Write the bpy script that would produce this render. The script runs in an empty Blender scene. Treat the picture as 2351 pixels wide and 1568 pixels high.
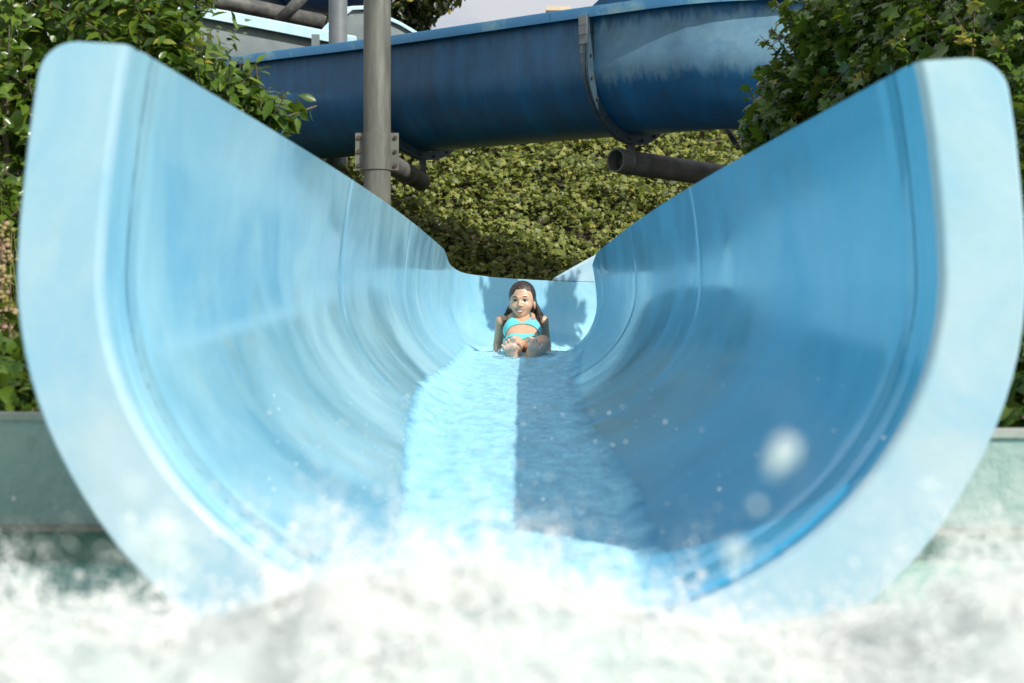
import bpy, math, random
import numpy as np
from mathutils import Vector, Matrix

random.seed(7)
rng = np.random.default_rng(7)
SC = bpy.context.scene
COL = SC.collection

# ------------------------------------------------------------------ camera, sky, sun, exposure
F_PX, CX, HY = 3600.0, 1175.5, 900.0        # photo measured on a 2351 px wide copy
CAM_Z = 0.30
cam_d = bpy.data.cameras.new('camera')
cam = bpy.data.objects.new('camera', cam_d)
COL.objects.link(cam)
cam.location = (0, 0, CAM_Z)
cam.rotation_euler = (math.radians(90), 0, 0)
cam_d.sensor_width = 36.0
cam_d.lens = 36.0 * F_PX / 2351.0
cam_d.shift_y = (HY - 784.0) / 2351.0
cam_d.clip_start = 0.05
cam_d.clip_end = 2000
cam_d.dof.use_dof = True
cam_d.dof.focus_distance = 9.0
cam_d.dof.aperture_fstop = 5.8
SC.camera = cam

SUN_DIR = Vector((0.56, -0.62, 0.71)).normalized()
SUN_EL = math.asin(SUN_DIR.z)
SUN_AZ = math.atan2(SUN_DIR.x, SUN_DIR.y)      # from +Y towards +X

world = bpy.data.worlds.new('World')
SC.world = world
world.use_nodes = True
nt = world.node_tree
nt.nodes.clear()
wo = nt.nodes.new('ShaderNodeOutputWorld')
bg = nt.nodes.new('ShaderNodeBackground')
sky = nt.nodes.new('ShaderNodeTexSky')
sky.sky_type = 'NISHITA'
sky.sun_disc = False
sky.sun_elevation = SUN_EL
sky.sun_rotation = SUN_AZ
sky.air_density = 1.0
sky.dust_density = 1.6
sky.ozone_density = 1.0
tc = nt.nodes.new('ShaderNodeTexCoord')
cn = nt.nodes.new('ShaderNodeTexNoise')
cn.inputs['Scale'].default_value = 3.2
cn.inputs['Detail'].default_value = 6
cn.inputs['Roughness'].default_value = 0.55
cmap = nt.nodes.new('ShaderNodeMapping')
cmap.inputs['Scale'].default_value = (1, 1, 2.2)
cmap.inputs['Location'].default_value = (0.0, 0.3, 0.0)
cr = nt.nodes.new('ShaderNodeValToRGB')
cr.color_ramp.elements[0].position = 0.32
cr.color_ramp.elements[0].color = (0.15, 0.15, 0.15, 1)
cr.color_ramp.elements[1].position = 0.47
cr.color_ramp.elements[1].color = (0.92, 0.92, 0.92, 1)
cm = nt.nodes.new('ShaderNodeMixRGB')
cm.inputs[2].default_value = (6.6, 6.7, 7.0, 1)
nt.links.new(tc.outputs['Generated'], cmap.inputs['Vector'])
nt.links.new(cmap.outputs[0], cn.inputs['Vector'])
nt.links.new(cn.outputs['Fac'], cr.inputs['Fac'])
nt.links.new(cr.outputs['Color'], cm.inputs[0])
nt.links.new(sky.outputs[0], cm.inputs[1])
nt.links.new(cm.outputs[0], bg.inputs['Color'])
bg.inputs['Strength'].default_value = 0.10
nt.links.new(bg.outputs[0], wo.inputs['Surface'])

sun_d = bpy.data.lights.new('sun', 'SUN')
sun_d.energy = 4.6
sun_d.angle = math.radians(0.53)
sun_d.color = (1.0, 0.955, 0.88)
sun = bpy.data.objects.new('sun', sun_d)
COL.objects.link(sun)
sun.location = SUN_DIR * 30
sun.rotation_euler = (-SUN_DIR).to_track_quat('-Z', 'Y').to_euler()

SC.view_settings.view_transform = 'Standard'
SC.view_settings.look = 'None'
SC.view_settings.gamma = 1.0
SC.view_settings.exposure = 0.12
SC.view_settings.use_curve_mapping = False
SC.render.engine = 'CYCLES'
SC.cycles.use_denoising = True
SC.cycles.use_adaptive_sampling = True
SC.cycles.adaptive_threshold = 0.02
SC.cycles.max_bounces = 8
SC.cycles.diffuse_bounces = 3
SC.cycles.glossy_bounces = 3
SC.cycles.transparent_max_bounces = 16
SC.cycles.caustics_reflective = False
SC.cycles.caustics_refractive = False
SC.cycles.sample_clamp_indirect = 6.0


# ------------------------------------------------------------------ helpers
def px(x, y, Y):
    """photo pixel at a given distance -> world point (used to measure the place)"""
    return Vector(((x - CX) / F_PX * Y, Y, CAM_Z + (HY - y) / F_PX * Y))


def add(name, verts, faces, mat=None, parent=None, smooth=True, uv=None, rnd=None):
    me = bpy.data.meshes.new(name)
    verts = np.asarray(verts, dtype=np.float64)
    if isinstance(faces, np.ndarray) and faces.ndim == 2 and len(faces):
        n, k = faces.shape
        me.vertices.add(len(verts))
        me.vertices.foreach_set('co', verts.ravel())
        me.loops.add(n * k)
        me.loops.foreach_set('vertex_index', faces.ravel().astype(np.int32))
        me.polygons.add(n)
        me.polygons.foreach_set('loop_start', (np.arange(n) * k).astype(np.int32))
        me.update(calc_edges=True)
    else:
        me.from_pydata([tuple(v) for v in verts], [], [tuple(int(i) for i in f) for f in faces])
        me.update()
    me.validate()
    if smooth:
        me.polygons.foreach_set('use_smooth', np.ones(len(me.polygons), dtype=bool))
    if uv is not None:
        ul = me.uv_layers.new(name='UVMap')
        li = np.empty(len(me.loops), dtype=np.int32)
        me.loops.foreach_get('vertex_index', li)
        ul.data.foreach_set('uv', np.asarray(uv, dtype=np.float32)[li].ravel())
    if rnd is not None:
        at = me.attributes.new('rnd', 'FLOAT', 'POINT')
        at.data.foreach_set('value', np.asarray(rnd, dtype=np.float32))
    if mat is not None:
        me.materials.append(mat)
    o = bpy.data.objects.new(name, me)
    COL.objects.link(o)
    if parent is not None:
        o.parent = parent
        o.matrix_parent_inverse = Matrix.Translation(-parent.location)
    return o


def obj_from_mesh(name, me, parent=None, matrix=None):
    o = bpy.data.objects.new(name, me)
    COL.objects.link(o)
    if parent is not None:
        o.parent = parent
        o.matrix_parent_inverse = Matrix.Translation(-parent.location)
    if matrix is not None:
        o.matrix_basis = matrix
    return o


def thing(name, label, cat, loc=(0, 0, 0), group=None):
    e = bpy.data.objects.new(name, None)
    e.empty_display_size = 0.1
    e.location = loc
    COL.objects.link(e)
    return tag(e, label, cat, group)


def tag(o, label=None, cat=None, group=None, kind=None):
    if label: o['label'] = label
    if cat: o['category'] = cat
    if group: o['group'] = group
    if kind: o['kind'] = kind
    return o


class MB:
    """collects shapes for one mesh"""
    def __init__(self):
        self.v, self.f = [], []

    def raw(self, v, f):
        b = len(self.v)
        self.v += [tuple(p) for p in v]
        self.f += [tuple(i + b for i in q) for q in f]
        return self

    def box(self, c, s, rot=None):
        c = Vector(c)
        pts = []
        for x in (-.5, .5):
            for y in (-.5, .5):
                for z in (-.5, .5):
                    p = Vector((x * s[0], y * s[1], z * s[2]))
                    if rot is not None: p = rot @ p
                    pts.append(c + p)
        return self.raw(pts, [(0, 1, 3, 2), (4, 6, 7, 5), (0, 4, 5, 1), (2, 3, 7, 6), (0, 2, 6, 4), (1, 5, 7, 3)])

    def tube(self, pts, rad, n=12, caps=True):
        pts = [Vector(p) for p in pts]
        if not hasattr(rad, '__len__'): rad = [rad] * len(pts)
        rings, up = [], None
        for i, p in enumerate(pts):
            t = (pts[min(i + 1, len(pts) - 1)] - pts[max(i - 1, 0)]).normalized()
            if up is None:
                up = Vector((0, 0, 1)) if abs(t.z) < .9 else Vector((1, 0, 0))
            a = (up - t * up.dot(t)).normalized()
            up = a
            b = t.cross(a)
            rings.append([p + (a * math.cos(2 * math.pi * k / n) + b * math.sin(2 * math.pi * k / n)) * rad[i] for k in range(n)])
        v = [q for r in rings for q in r]
        f = []
        for i in range(len(pts) - 1):
            for k in range(n):
                k2 = (k + 1) % n
                f.append((i * n + k, i * n + k2, (i + 1) * n + k2, (i + 1) * n + k))
        if caps:
            f.append(tuple(range(n))[::-1])
            f.append(tuple(range((len(pts) - 1) * n, len(pts) * n)))
        return self.raw(v, f)

    def build(self, name, mat, parent=None, smooth=False):
        return add(name, self.v, self.f, mat, parent, smooth)


def smooth_by_angle(o, deg=35):
    me = o.data
    me.polygons.foreach_set('use_smooth', np.ones(len(me.polygons), dtype=bool))
    me.set_sharp_from_angle(angle=math.radians(deg))
    return o


def vnoise(x, y, seed=0):
    """cheap 2-D value noise on numpy arrays, range -1..1"""
    def h(i, j):
        n = np.sin(i * 127.1 + j * 311.7 + seed * 74.7) * 43758.5453
        return (n - np.floor(n)) * 2 - 1
    xi, yi = np.floor(x), np.floor(y)
    xf, yf = x - xi, y - yi
    u, v = xf * xf * (3 - 2 * xf), yf * yf * (3 - 2 * yf)
    return (h(xi, yi) * (1 - u) + h(xi + 1, yi) * u) * (1 - v) + (h(xi, yi + 1) * (1 - u) + h(xi + 1, yi + 1) * u) * v


def fbm(x, y, oct=4, seed=0):
    s, a, t = 0, 1.0, 0
    for o in range(oct):
        s = s + a * vnoise(x * 2 ** o, y * 2 ** o, seed + o * 13)
        t += a
        a *= .5
    return s / t


# ------------------------------------------------------------------ materials
class Mat:
    def __init__(self, name):
        self.m = bpy.data.materials.new(name)
        self.m.use_nodes = True
        self.t = self.m.node_tree
        self.b = self.t.nodes['Principled BSDF']
        self.out = self.t.nodes['Material Output']

    def n(self, typ, **kw):
        nd = self.t.nodes.new(typ)
        for k, v in kw.items():
            if k in nd.inputs:
                nd.inputs[k].default_value = v
            else:
                setattr(nd, k, v)
        return nd

    def l(self, a, b):
        self.t.links.new(a, b)

    def coords(self, kind='Object', scale=(1, 1, 1)):
        c = self.n('ShaderNodeTexCoord')
        m = self.n('ShaderNodeMapping')
        m.inputs['Scale'].default_value = scale
        self.l(c.outputs[kind], m.inputs['Vector'])
        return m.outputs[0]

    def noise(self, vec, scale, detail=5, rough=.55, dist=0.0):
        nd = self.n('ShaderNodeTexNoise')
        nd.inputs['Scale'].default_value = scale
        nd.inputs['Detail'].default_value = detail
        nd.inputs['Roughness'].default_value = rough
        nd.inputs['Distortion'].default_value = dist
        self.l(vec, nd.inputs['Vector'])
        return nd.outputs['Fac']

    def ramp(self, fac, stops):
        r = self.n('ShaderNodeValToRGB')
        e = r.color_ramp.elements
        while len(e) < len(stops): e.new(.5)
        for i, (p, c) in enumerate(stops):
            e[i].position = p
            e[i].color = (c, c, c, 1) if not hasattr(c, '__len__') else (*c, 1)
        self.l(fac, r.inputs['Fac'])
        return r.outputs['Color']

    def mix(self, fac, a, b, mode='MIX'):
        m = self.n('ShaderNodeMixRGB')
        m.blend_type = mode
        for s, i in ((fac, 0), (a, 1), (b, 2)):
            if hasattr(s, 'links') or hasattr(s, 'is_linked'):
                self.l(s, m.inputs[i])
            elif hasattr(s, '__len__'):
                m.inputs[i].default_value = (*s, 1) if len(s) == 3 else s
            else:
                m.inputs[i].default_value = s
        return m.outputs[0]

    def math(self, op, a, b=0.0, clamp=False):
        m = self.n('ShaderNodeMath')
        m.operation = op
        m.use_clamp = clamp
        for s, i in ((a, 0), (b, 1)):
            if hasattr(s, 'is_linked'): self.l(s, m.inputs[i])
            else: m.inputs[i].default_value = s
        return m.outputs[0]

    def bump(self, h, strength=.3, dist=.01):
        bp = self.n('ShaderNodeBump')
        bp.inputs['Strength'].default_value = strength
        bp.inputs['Distance'].default_value = dist
        self.l(h, bp.inputs['Height'])
        self.l(bp.outputs[0], self.b.inputs['Normal'])
        return bp.outputs[0]

    def set(self, **kw):
        for k, v in kw.items():
            k = k.replace('_', ' ')
            s = self.b.inputs[k]
            if hasattr(v, 'is_linked'): self.l(v, s)
            elif hasattr(v, '__len__') and len(v) == 3 and len(s.default_value) == 4: s.default_value = (*v, 1)
            else: s.default_value = v
        return self


def m_gelcoat(name, base, faded, deep, streak=1.0, rough=.30, sided=True, gloss=1.0):
    """weathered fibreglass: chalky bloom (sided: sunlit left wall painted paler, shaded right deeper), run-down streaks, scuffs"""
    M = Mat(name)
    ob = M.coords('Object')
    uvs = M.coords('UV', (9.0, .55, 1))
    uvf = M.coords('UV', (38.0, .9, 1))
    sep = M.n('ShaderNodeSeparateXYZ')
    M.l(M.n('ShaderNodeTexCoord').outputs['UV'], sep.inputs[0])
    big = M.ramp(M.noise(ob, 1.7, 6, .62, .5), [(.34, 0.0), (.66, 1.0)])
    st = M.ramp(M.noise(uvs, 1.0, 5, .65), [(.42, 0.0), (.72, 1.0)])
    nf = M.noise(uvf, 1.0, 4, .7)
    sf = M.ramp(nf, [(.50, 0.0), (.80, 1.0)])
    if sided:  # sun and shade sides put into the colour, along with chalking
        wear_tone = M.ramp(M.math('MULTIPLY', M.math('ADD', sep.outputs['Y'], M.math('MULTIPLY', M.noise(ob, 2.5, 4), .5)), .4), [(.08, 1.0), (.40, .85), (.55, .18), (.75, .03)])
    else:
        wear_tone = M.ramp(M.noise(ob, 3.4, 6, .62, .8), [(.36, .05), (.60, 1.0)])
    c = M.mix(M.math('MULTIPLY', wear_tone, M.math('ADD', M.math('MULTIPLY', big, .45), .50)), base, faded)
    c = M.mix(M.math('MULTIPLY', M.math('MULTIPLY', st, M.ramp(M.noise(ob, 1.1, 4, .6), [(.40, .12), (.62, 1.0)])), .11 * streak), c, deep)
    c = M.mix(M.math('MULTIPLY', M.math('MULTIPLY', sf, M.math('ADD', wear_tone, .18)), .11 * streak), c, faded)
    gr = M.ramp(M.noise(M.coords('Object', (1.6, 1.1, 1.6)), 1.9, 8, .70, 1.4), [(.52, 0.0), (.76, 1.0)])
    c = M.mix(M.math('MULTIPLY', M.math('MULTIPLY', gr, M.math('ADD', wear_tone, .45)), .36), c, (.30, .44, .42))
    sc_ = M.ramp(M.noise(M.coords('Object', (60, 3, 60)), 2.0, 3, .6, .6), [(.68, 0.0), (.74, 1.0)])
    c = M.mix(M.math('MULTIPLY', sc_, .14), c, (.72, .82, .84))
    M.set(Base_Color=c, Roughness=M.math('ADD', M.math('MULTIPLY', big, .18), rough),
          Coat_Weight=M.ramp(big, [(0.0, .75 * gloss), (1.0, .40 * gloss)]), Coat_Roughness=M.ramp(big, [(0.0, .05), (1.0, .16)]), Coat_IOR=1.45, Specular_IOR_Level=.4)
    h = M.math('ADD', M.math('MULTIPLY', nf, .10), M.noise(ob, 7.0, 4, .6))
    M.bump(h, .13, .02)
    return M.m


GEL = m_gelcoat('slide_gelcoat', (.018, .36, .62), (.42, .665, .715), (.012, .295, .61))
GEL_FLANGE = m_gelcoat('flange_gelcoat', (.245, .45, .575), (.41, .54, .59), (.18, .42, .58), streak=.35, rough=.45, sided=False, gloss=.25)


def m_overhead():
    M = Mat('overhead_gelcoat')
    uv = M.n('ShaderNodeTexCoord').outputs['UV']
    sep = M.n('ShaderNodeSeparateXYZ')
    M.l(uv, sep.inputs[0])
    ob = M.coords('Object')
    wob = M.math('MULTIPLY', M.math('SUBTRACT', M.noise(M.coords('UV', (16, 3.0, 1)), 1.0, 5, .7), .5), .34)
    v = M.math('ADD', sep.outputs['Y'], wob)
    # chalky bloom on the weathered band of the outer wall, from the joint rightwards
    band = M.ramp(v, [(.10, 0.0), (.17, 1.0), (.50, 1.0), (.60, 0.0)])
    along = M.ramp(M.math('MULTIPLY', M.math('ADD', sep.outputs['X'], wob), .1), [(.30, .10), (.595, .22), (.612, 1.0), (.9, 1.0)])
    pat = M.ramp(M.noise(ob, 2.2, 7, .65), [(.30, .35), (.62, 1.0)])
    fac = M.math('MULTIPLY', M.math('MULTIPLY', band, along), pat)
    d = M.ramp(M.noise(M.coords('UV', (5, .8, 1)), 1.0, 6, .7), [(.35, (.012, .080, .18)), (.7, (.010, .145, .35))])
    c = M.mix(M.math('MULTIPLY', fac, .8), d, (.20, .36, .46))
    dirt = M.ramp(M.noise(ob, 3.0, 7, .7, .5), [(.45, 0.0), (.72, 1.0)])
    c = M.mix(M.math('MULTIPLY', dirt, .35), c, (.035, .045, .04))
    M.set(Base_Color=c, Roughness=M.mix(fac, (.38, .38, .38), (.7, .7, .7)), Specular_IOR_Level=.4)
    M.bump(M.noise(ob, 30, 4, .6), .1, .005)
    return M.m


OVER = m_overhead()


def m_rim():
    M = Mat('rim_gelcoat')
    ob = M.coords('Object')
    c = M.ramp(M.noise(ob, 1.7, 7, .68, .3), [(.30, (.035, .165, .35)), (.52, (.045, .20, .39)), (.62, (.17, .34, .42)), (.74, (.30, .38, .34))])
    c = M.mix(M.ramp(M.noise(ob, 9, 6, .7), [(.58, 0.0), (.72, .5)]), c, (.20, .20, .12))
    M.set(Base_Color=c, Roughness=.45)
    return M.m


RIM = m_rim()


def m_simple(name, c1, c2, scale=4.0, rough=.5, metallic=0.0, bump=.1, bscale=40, stretch=(1, 1, 1), **kw):
    M = Mat(name)
    v = M.coords('Object', stretch)
    c = M.ramp(M.noise(v, scale, 7, .65, .2), [(.32, c1), (.68, c2)])
    M.set(Base_Color=c, Roughness=rough, Metallic=metallic, **kw)
    if bump: M.bump(M.noise(M.coords('Object'), bscale, 5, .6), bump, .01)
    return M.m


GALV = m_simple('galvanised_steel', (.10, .105, .09), (.21, .215, .185), 5.0, .55, .25, .12, 60, (3, 3, .5))
GALV_B = m_simple('grey_painted_steel', (.15, .17, .18), (.22, .24, .25), 4.0, .5, .2, .05, 60)
DARKPIPE = m_simple('weathered_pipe', (.05, .055, .055), (.15, .145, .13), 6.0, .6, .15, .15, 50)
BOLT = m_simple('rusty_bolt', (.05, .04, .03), (.12, .085, .06), 20, .6, .5, .1, 90)
PALE = m_simple('pale_fibreglass', (.13, .175, .185), (.20, .24, .24), 3, .55, 0, .05, 60)
PALERIM = m_simple('pale_blue_rim', (.36, .58, .70), (.50, .68, .76), 3, .4, 0, .03, 60)
DEEPBLUE = m_simple('deep_blue_fibreglass', (.006, .06, .20), (.008, .085, .27), 2, .35, 0, .04, 60)
CREAM = m_simple('cream_render', (.62, .52, .38), (.70, .60, .45), 3, .8, 0, .05, 40)
ROOFM = m_simple('terracotta_roof', (.35, .16, .09), (.42, .22, .13), 4, .8, 0, .1, 20)
EARTH = m_simple('soil', (.035, .03, .018), (.07, .055, .03), 5, .95, 0, .5, 12)
BARK = m_simple('bark', (.07, .05, .03), (.16, .12, .08), 14, .9, 0, .4, 50)
DECK = m_simple('deck_concrete', (.36, .34, .30), (.44, .42, .38), 6, .85, 0, .1, 60)


def m_stucco():
    M = Mat('pool_wall_paint')
    ob = M.coords('Object')
    c = M.ramp(M.noise(ob, 3.5, 8, .7, .4), [(.30, (.26, .36, .335)), (.55, (.33, .42, .39)), (.75, (.39, .45, .42))])
    c = M.mix(M.ramp(M.noise(ob, 14, 6, .7), [(.6, 0.0), (.75, .5)]), c, (.20, .20, .15))
    M.set(Base_Color=c, Roughness=.8)
    M.bump(M.noise(ob, 38, 6, .65), .55, .012)
    return M.m


STUCCO = m_stucco()
COPING = m_simple('coping_stone', (.30, .31, .28), (.42, .42, .38), 8, .8, 0, .3, 40)
LEDGE = m_simple('wall_ledge', (.24, .22, .18), (.36, .31, .26), 9, .85, 0, .4, 40)
PLINTH = m_simple('wall_plinth', (.22, .36, .29), (.33, .45, .37), 5, .7, 0, .4, 25)


def m_leaf(name, dark, mid, light, use_attr, rough=.32, trans=.28, yellow=0.03):
    M = Mat(name)
    if use_attr:
        a = M.n('ShaderNodeAttribute')
        a.attribute_name = 'rnd'
        f = a.outputs['Fac']
    else:
        f = M.n('ShaderNodeObjectInfo').outputs['Random']
    c = M.ramp(f, [(0.0, dark), (.45, mid), (1 - yellow - .02, light), (1 - yellow, (.36, .31, .05))])
    c = M.mix(M.math('MULTIPLY', M.noise(M.coords('Object'), 60, 3, .6), .35), c, dark)
    M.set(Base_Color=c, Roughness=rough, Specular_IOR_Level=.5)
    tr = M.n('ShaderNodeBsdfTranslucent')
    M.l(M.mix(.5, c, (.30, .42, .03)), tr.inputs['Color'])
    mx = M.n('ShaderNodeMixShader')
    mx.inputs[0].default_value = trans
    M.l(M.b.outputs[0], mx.inputs[1])
    M.l(tr.outputs[0], mx.inputs[2])
    M.l(mx.outputs[0], M.out.inputs['Surface'])
    return M.m


SHRUB_A = m_leaf('shrub_leaf_mass', (.025, .055, .010), (.085, .16, .018), (.17, .25, .03), True, .26)
SHRUB_O = m_leaf('shrub_leaf', (.04, .085, .012), (.10, .19, .02), (.19, .27, .035), False, .24)
IVYB_A = m_leaf('ivy_bush_leaf_mass', (.018, .045, .010), (.06, .12, .015), (.13, .20, .025), True, .28)
IVYB_O = m_leaf('ivy_bush_leaf', (.03, .07, .012), (.08, .15, .018), (.15, .23, .03), False, .26)
IVY_A = m_leaf('bank_ivy_mass', (.04, .065, .012), (.185, .215, .035), (.36, .37, .085), True, .5, .24, .012)
IVY_O = m_leaf('bank_ivy_leaf', (.06, .09, .015), (.19, .235, .045), (.35, .375, .10), False, .5, .24, .015)
TREE_A = m_leaf('tree_leaf_mass', (.010, .022, .006), (.025, .045, .010), (.06, .075, .02), True, .4, .2, .02)
GRASS_A = m_leaf('dry_grass', (.10, .12, .03), (.24, .24, .07), (.38, .34, .14), True, .6, .3, .0)
FLOWER_A = m_leaf('flower_head', (.35, .30, .12), (.48, .40, .18), (.55, .30, .26), True, .7, .3, .0)


def m_stream():
    M = Mat('running_water')
    ob = M.coords('Object')
    rip = M.noise(M.coords('Object', (9, 4.0, 9)), 4.0, 4, .6, .6)
    fine = M.noise(M.coords('Object', (20, 9, 20)), 3.5, 4, .65, .3)
    h = M.math('ADD', rip, M.math('MULTIPLY', fine, .6))
    bp = M.n('ShaderNodeBump')
    bp.inputs['Strength'].default_value = .55
    bp.inputs['Distance'].default_value = .012
    M.l(h, bp.inputs['Height'])
    tr = M.n('ShaderNodeBsdfTransparent')
    tr.inputs['Color'].default_value = (.93, .98, 1, 1)
    df = M.n('ShaderNodeBsdfDiffuse')
    M.l(bp.outputs[0], df.inputs['Normal'])
    film = M.ramp(M.noise(M.coords('Object', (2.2, 4.5, 2)), 2.2, 5, .65, .6), [(.60, 0.0), (.78, 1.0)])
    M.l(M.mix(M.math('MULTIPLY', film, .35), (.45, .84, 1.0), (.50, .55, .45)), df.inputs['Color'])
    mx = M.n('ShaderNodeMixShader')
    air = M.ramp(M.noise(M.coords('Object', (5, 2.4, 5)), 4.0, 6, .7, .4), [(.35, .48), (.68, .84)])
    M.l(air, mx.inputs[0])
    M.l(tr.outputs[0], mx.inputs[1])
    M.l(df.outputs[0], mx.inputs[2])
    gl = M.n('ShaderNodeBsdfGlossy')
    gl.inputs['Roughness'].default_value = .08
    M.l(bp.outputs[0], gl.inputs['Normal'])
    fr = M.n('ShaderNodeFresnel')
    fr.inputs['IOR'].default_value = 1.33
    frs = M.math('MULTIPLY', fr.outputs[0], .14)
    m2 = M.n('ShaderNodeMixShader')
    M.l(frs, m2.inputs[0])
    M.l(mx.outputs[0], m2.inputs[1])
    M.l(gl.outputs[0], m2.inputs[2])
    at = M.n('ShaderNodeAttribute')
    at.attribute_name = 'rnd'
    m3 = M.n('ShaderNodeMixShader')
    M.l(at.outputs['Fac'], m3.inputs[0])
    M.l(tr.outputs[0], m3.inputs[1])
    M.l(m2.outputs[0], m3.inputs[2])
    M.l(m3.outputs[0], M.out.inputs['Surface'])
    return M.m


STREAM = m_stream()


def m_pool():
    M = Mat('pool_water')
    ob = M.coords('Object')
    c = M.ramp(M.noise(ob, 2.0, 4, .6, .5), [(.35, (.20, .54, .46)), (.65, (.32, .64, .56))])
    M.set(Base_Color=c, Roughness=.06, IOR=1.33)
    M.bump(M.noise(M.coords('Object', (1, 2, 1)), 9, 5, .6, .5), .5, .05)
    return M.m


POOL = m_pool()


def m_foam():
    M = Mat('white_foam')
    ob = M.coords('Object')
    c = M.ramp(M.noise(ob, 4.0, 5, .6, .5), [(.30, (.52, .64, .615)), (.50, (.69, .725, .705)), (.72, (.755, .75, .73))])
    M.set(Base_Color=c, Roughness=.45)
    M.bump(M.noise(ob, 45, 5, .7), .25, .02)
    tr = M.n('ShaderNodeBsdfTranslucent')
    M.l(c, tr.inputs['Color'])
    mx = M.n('ShaderNodeMixShader')
    mx.inputs[0].default_value = .25
    M.l(M.b.outputs[0], mx.inputs[1])
    M.l(tr.outputs[0], mx.inputs[2])
    M.l(mx.outputs[0], M.out.inputs['Surface'])
    return M.m


FOAM = m_foam()
def m_drop():
    M = Mat('water_drop')
    M.set(Base_Color=(.93, .94, .92), Roughness=.07, Specular_IOR_Level=1.0)
    tr = M.n('ShaderNodeBsdfTransparent')
    mx = M.n('ShaderNodeMixShader')
    mx.inputs[0].default_value = .42
    M.l(tr.outputs[0], mx.inputs[1])
    M.l(M.b.outputs[0], mx.inputs[2])
    M.l(mx.outputs[0], M.out.inputs['Surface'])
    return M.m


DROP = m_drop()


# ------------------------------------------------------------------ ground, pool
tp = [(2.98, -.12), (4, -.06), (6, .05), (11.4, .18), (13.0, .42), (13.5, .80), (15.5, 2.40), (16.8, 3.44), (17.4, 3.55), (20, 3.7), (60, 4.2), (400, 5)]
tv, tf = [], []
xs = [-300, -40, -12, -6, 0, 6, 12, 40, 300]
for y_, z_ in tp:
    for x_ in xs:
        tv.append((x_, y_, z_))
nx = len(xs)
for i in range(len(tp) - 1):
    for j in range(nx - 1):
        tf.append((i * nx + j, i * nx + j + 1, (i + 1) * nx + j + 1, (i + 1) * nx + j))
tag(add('ground', tv, tf, EARTH, smooth=False), kind='structure')
tag(add('pool_deck', [(-300, -300, .12), (300, -300, .12), (300, -12, .12), (-300, -12, .12)], [(0, 1, 2, 3)], DECK, smooth=False), kind='structure')
gx, gy = np.meshgrid(np.linspace(-25, 25, 160), np.linspace(-12.05, 2.79, 70))
gz = .006 * fbm(gx * 2.0, gy * 2.0, 3, 4)
pv = np.stack([gx.ravel(), gy.ravel(), gz.ravel()], 1)
i0 = (np.arange(69)[:, None] * 160 + np.arange(159)[None]).ravel()
tag(add('pool_water', pv, np.stack([i0, i0 + 1, i0 + 161, i0 + 160], 1), POOL), kind='structure')


def pool_wall(side, y_in, z_top, label):
    """low stuccoed pool wall beside the slide mouth, running out of frame"""
    x0, x1 = (-20, -.615) if side < 0 else (.635, 20)
    e = thing('pool_wall', label, 'pool wall', ((x0 + x1) / 2, y_in + .15, -.3))
    xm, w = (x0 + x1) / 2, x1 - x0
    MB().box((xm, y_in + .12, (.068 + z_top - .012) / 2), (w, .20, z_top - .012 - .068)).build('render_face', STUCCO, e)
    MB().box((xm, y_in + .118, z_top - .006), (w, .21, .012)).build('coping', COPING, e)
    MB().box((xm, y_in + .112, .062), (w, .208, .011)).build('ledge', LEDGE, e)
    MB().box((xm, y_in + .14, -.15), (w, .18, .41)).build('plinth', PLINTH, e)


pool_wall(-1, 2.72, .263, 'green stuccoed pool wall left of the slide mouth')
pool_wall(1, 2.66, .234, 'grey green stuccoed pool wall right of the slide mouth')


# ------------------------------------------------------------------ main slide
def floor_z(Y):
    Y = min(Y, 9.3)
    return -.005 + .066 * (Y - 2) + .03 * max(0.0, math.sin(math.pi * (Y - 2) / 6.8)) if Y < 8.8 else .444 + .03 * (Y - 8.8)


RC = 1.6


def RIMK(s):
    f = min(1, max(0, (s - 8.78) / 1.1))
    return (1 - .017 * (min(s, 9.3) - 2)) - .105 * f * f * (3 - 2 * f)


def station(s):
    """s = distance along the slide measured as Y on the straight; returns origin, right vector, tangent, scales"""
    if s <= 9.3:
        k = s - 2
        return Vector((.012 + .005 * k, s, floor_z(s))), Vector((1, 0, 0)), Vector((0, 1, 0)), 1 - .020 * k, RIMK(s)
    a = (s - 9.3) / RC
    x0 = .012 + .005 * 7.3
    c = Vector((x0 + RC, 9.3, 0))
    o = c + Vector((-math.cos(a) * RC, math.sin(a) * RC, floor_z(9.3) + .02 * (s - 9.3)))
    r = Vector((math.cos(a), -math.sin(a), 0))
    t = Vector((math.sin(a), math.cos(a), 0))
    return o, r, t, 1 - .020 * 7.3, RIMK(s)


def profile(n_arc=56, n_up=10):
    """inner outline of the U at the mouth, left rim -> floor -> right rim, plus outward normals"""
    pts = []
    L = [(-.499, .748), (-.508, .70), (-.518, .63), (-.527, .55), (-.533, .49)]
    R = [(.533, .49), (.528, .55), (.520, .63), (.511, .69), (.503, .727)]
    def dens(P, n):
        out = []
        for i in range(n):
            t = i / n * (len(P) - 1)
            k = int(t); f = t - k
            out.append((P[k][0] * (1 - f) + P[k + 1][0] * f, P[k][1] * (1 - f) + P[k + 1][1] * f))
        return out
    pts += dens(L, n_up)
    for i in range(n_arc + 1):
        th = math.pi * i / n_arc
        pts.append((-.534 * math.cos(th), .455 - .46 * math.sin(th)))
    pts += dens(R[::-1], n_up)[::-1]
    return np.array(pts)


PROF = profile()
dP = np.gradient(PROF, axis=0)
PN = np.stack([dP[:, 1], -dP[:, 0]], 1)
PN /= np.linalg.norm(PN, axis=1)[:, None]
PN = -PN if PN[len(PN) // 2, 1] > 0 else PN          # outward: floor normal points down
PL = np.concatenate([[0], np.cumsum(np.linalg.norm(np.diff(PROF, axis=0), axis=1))])


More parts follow.
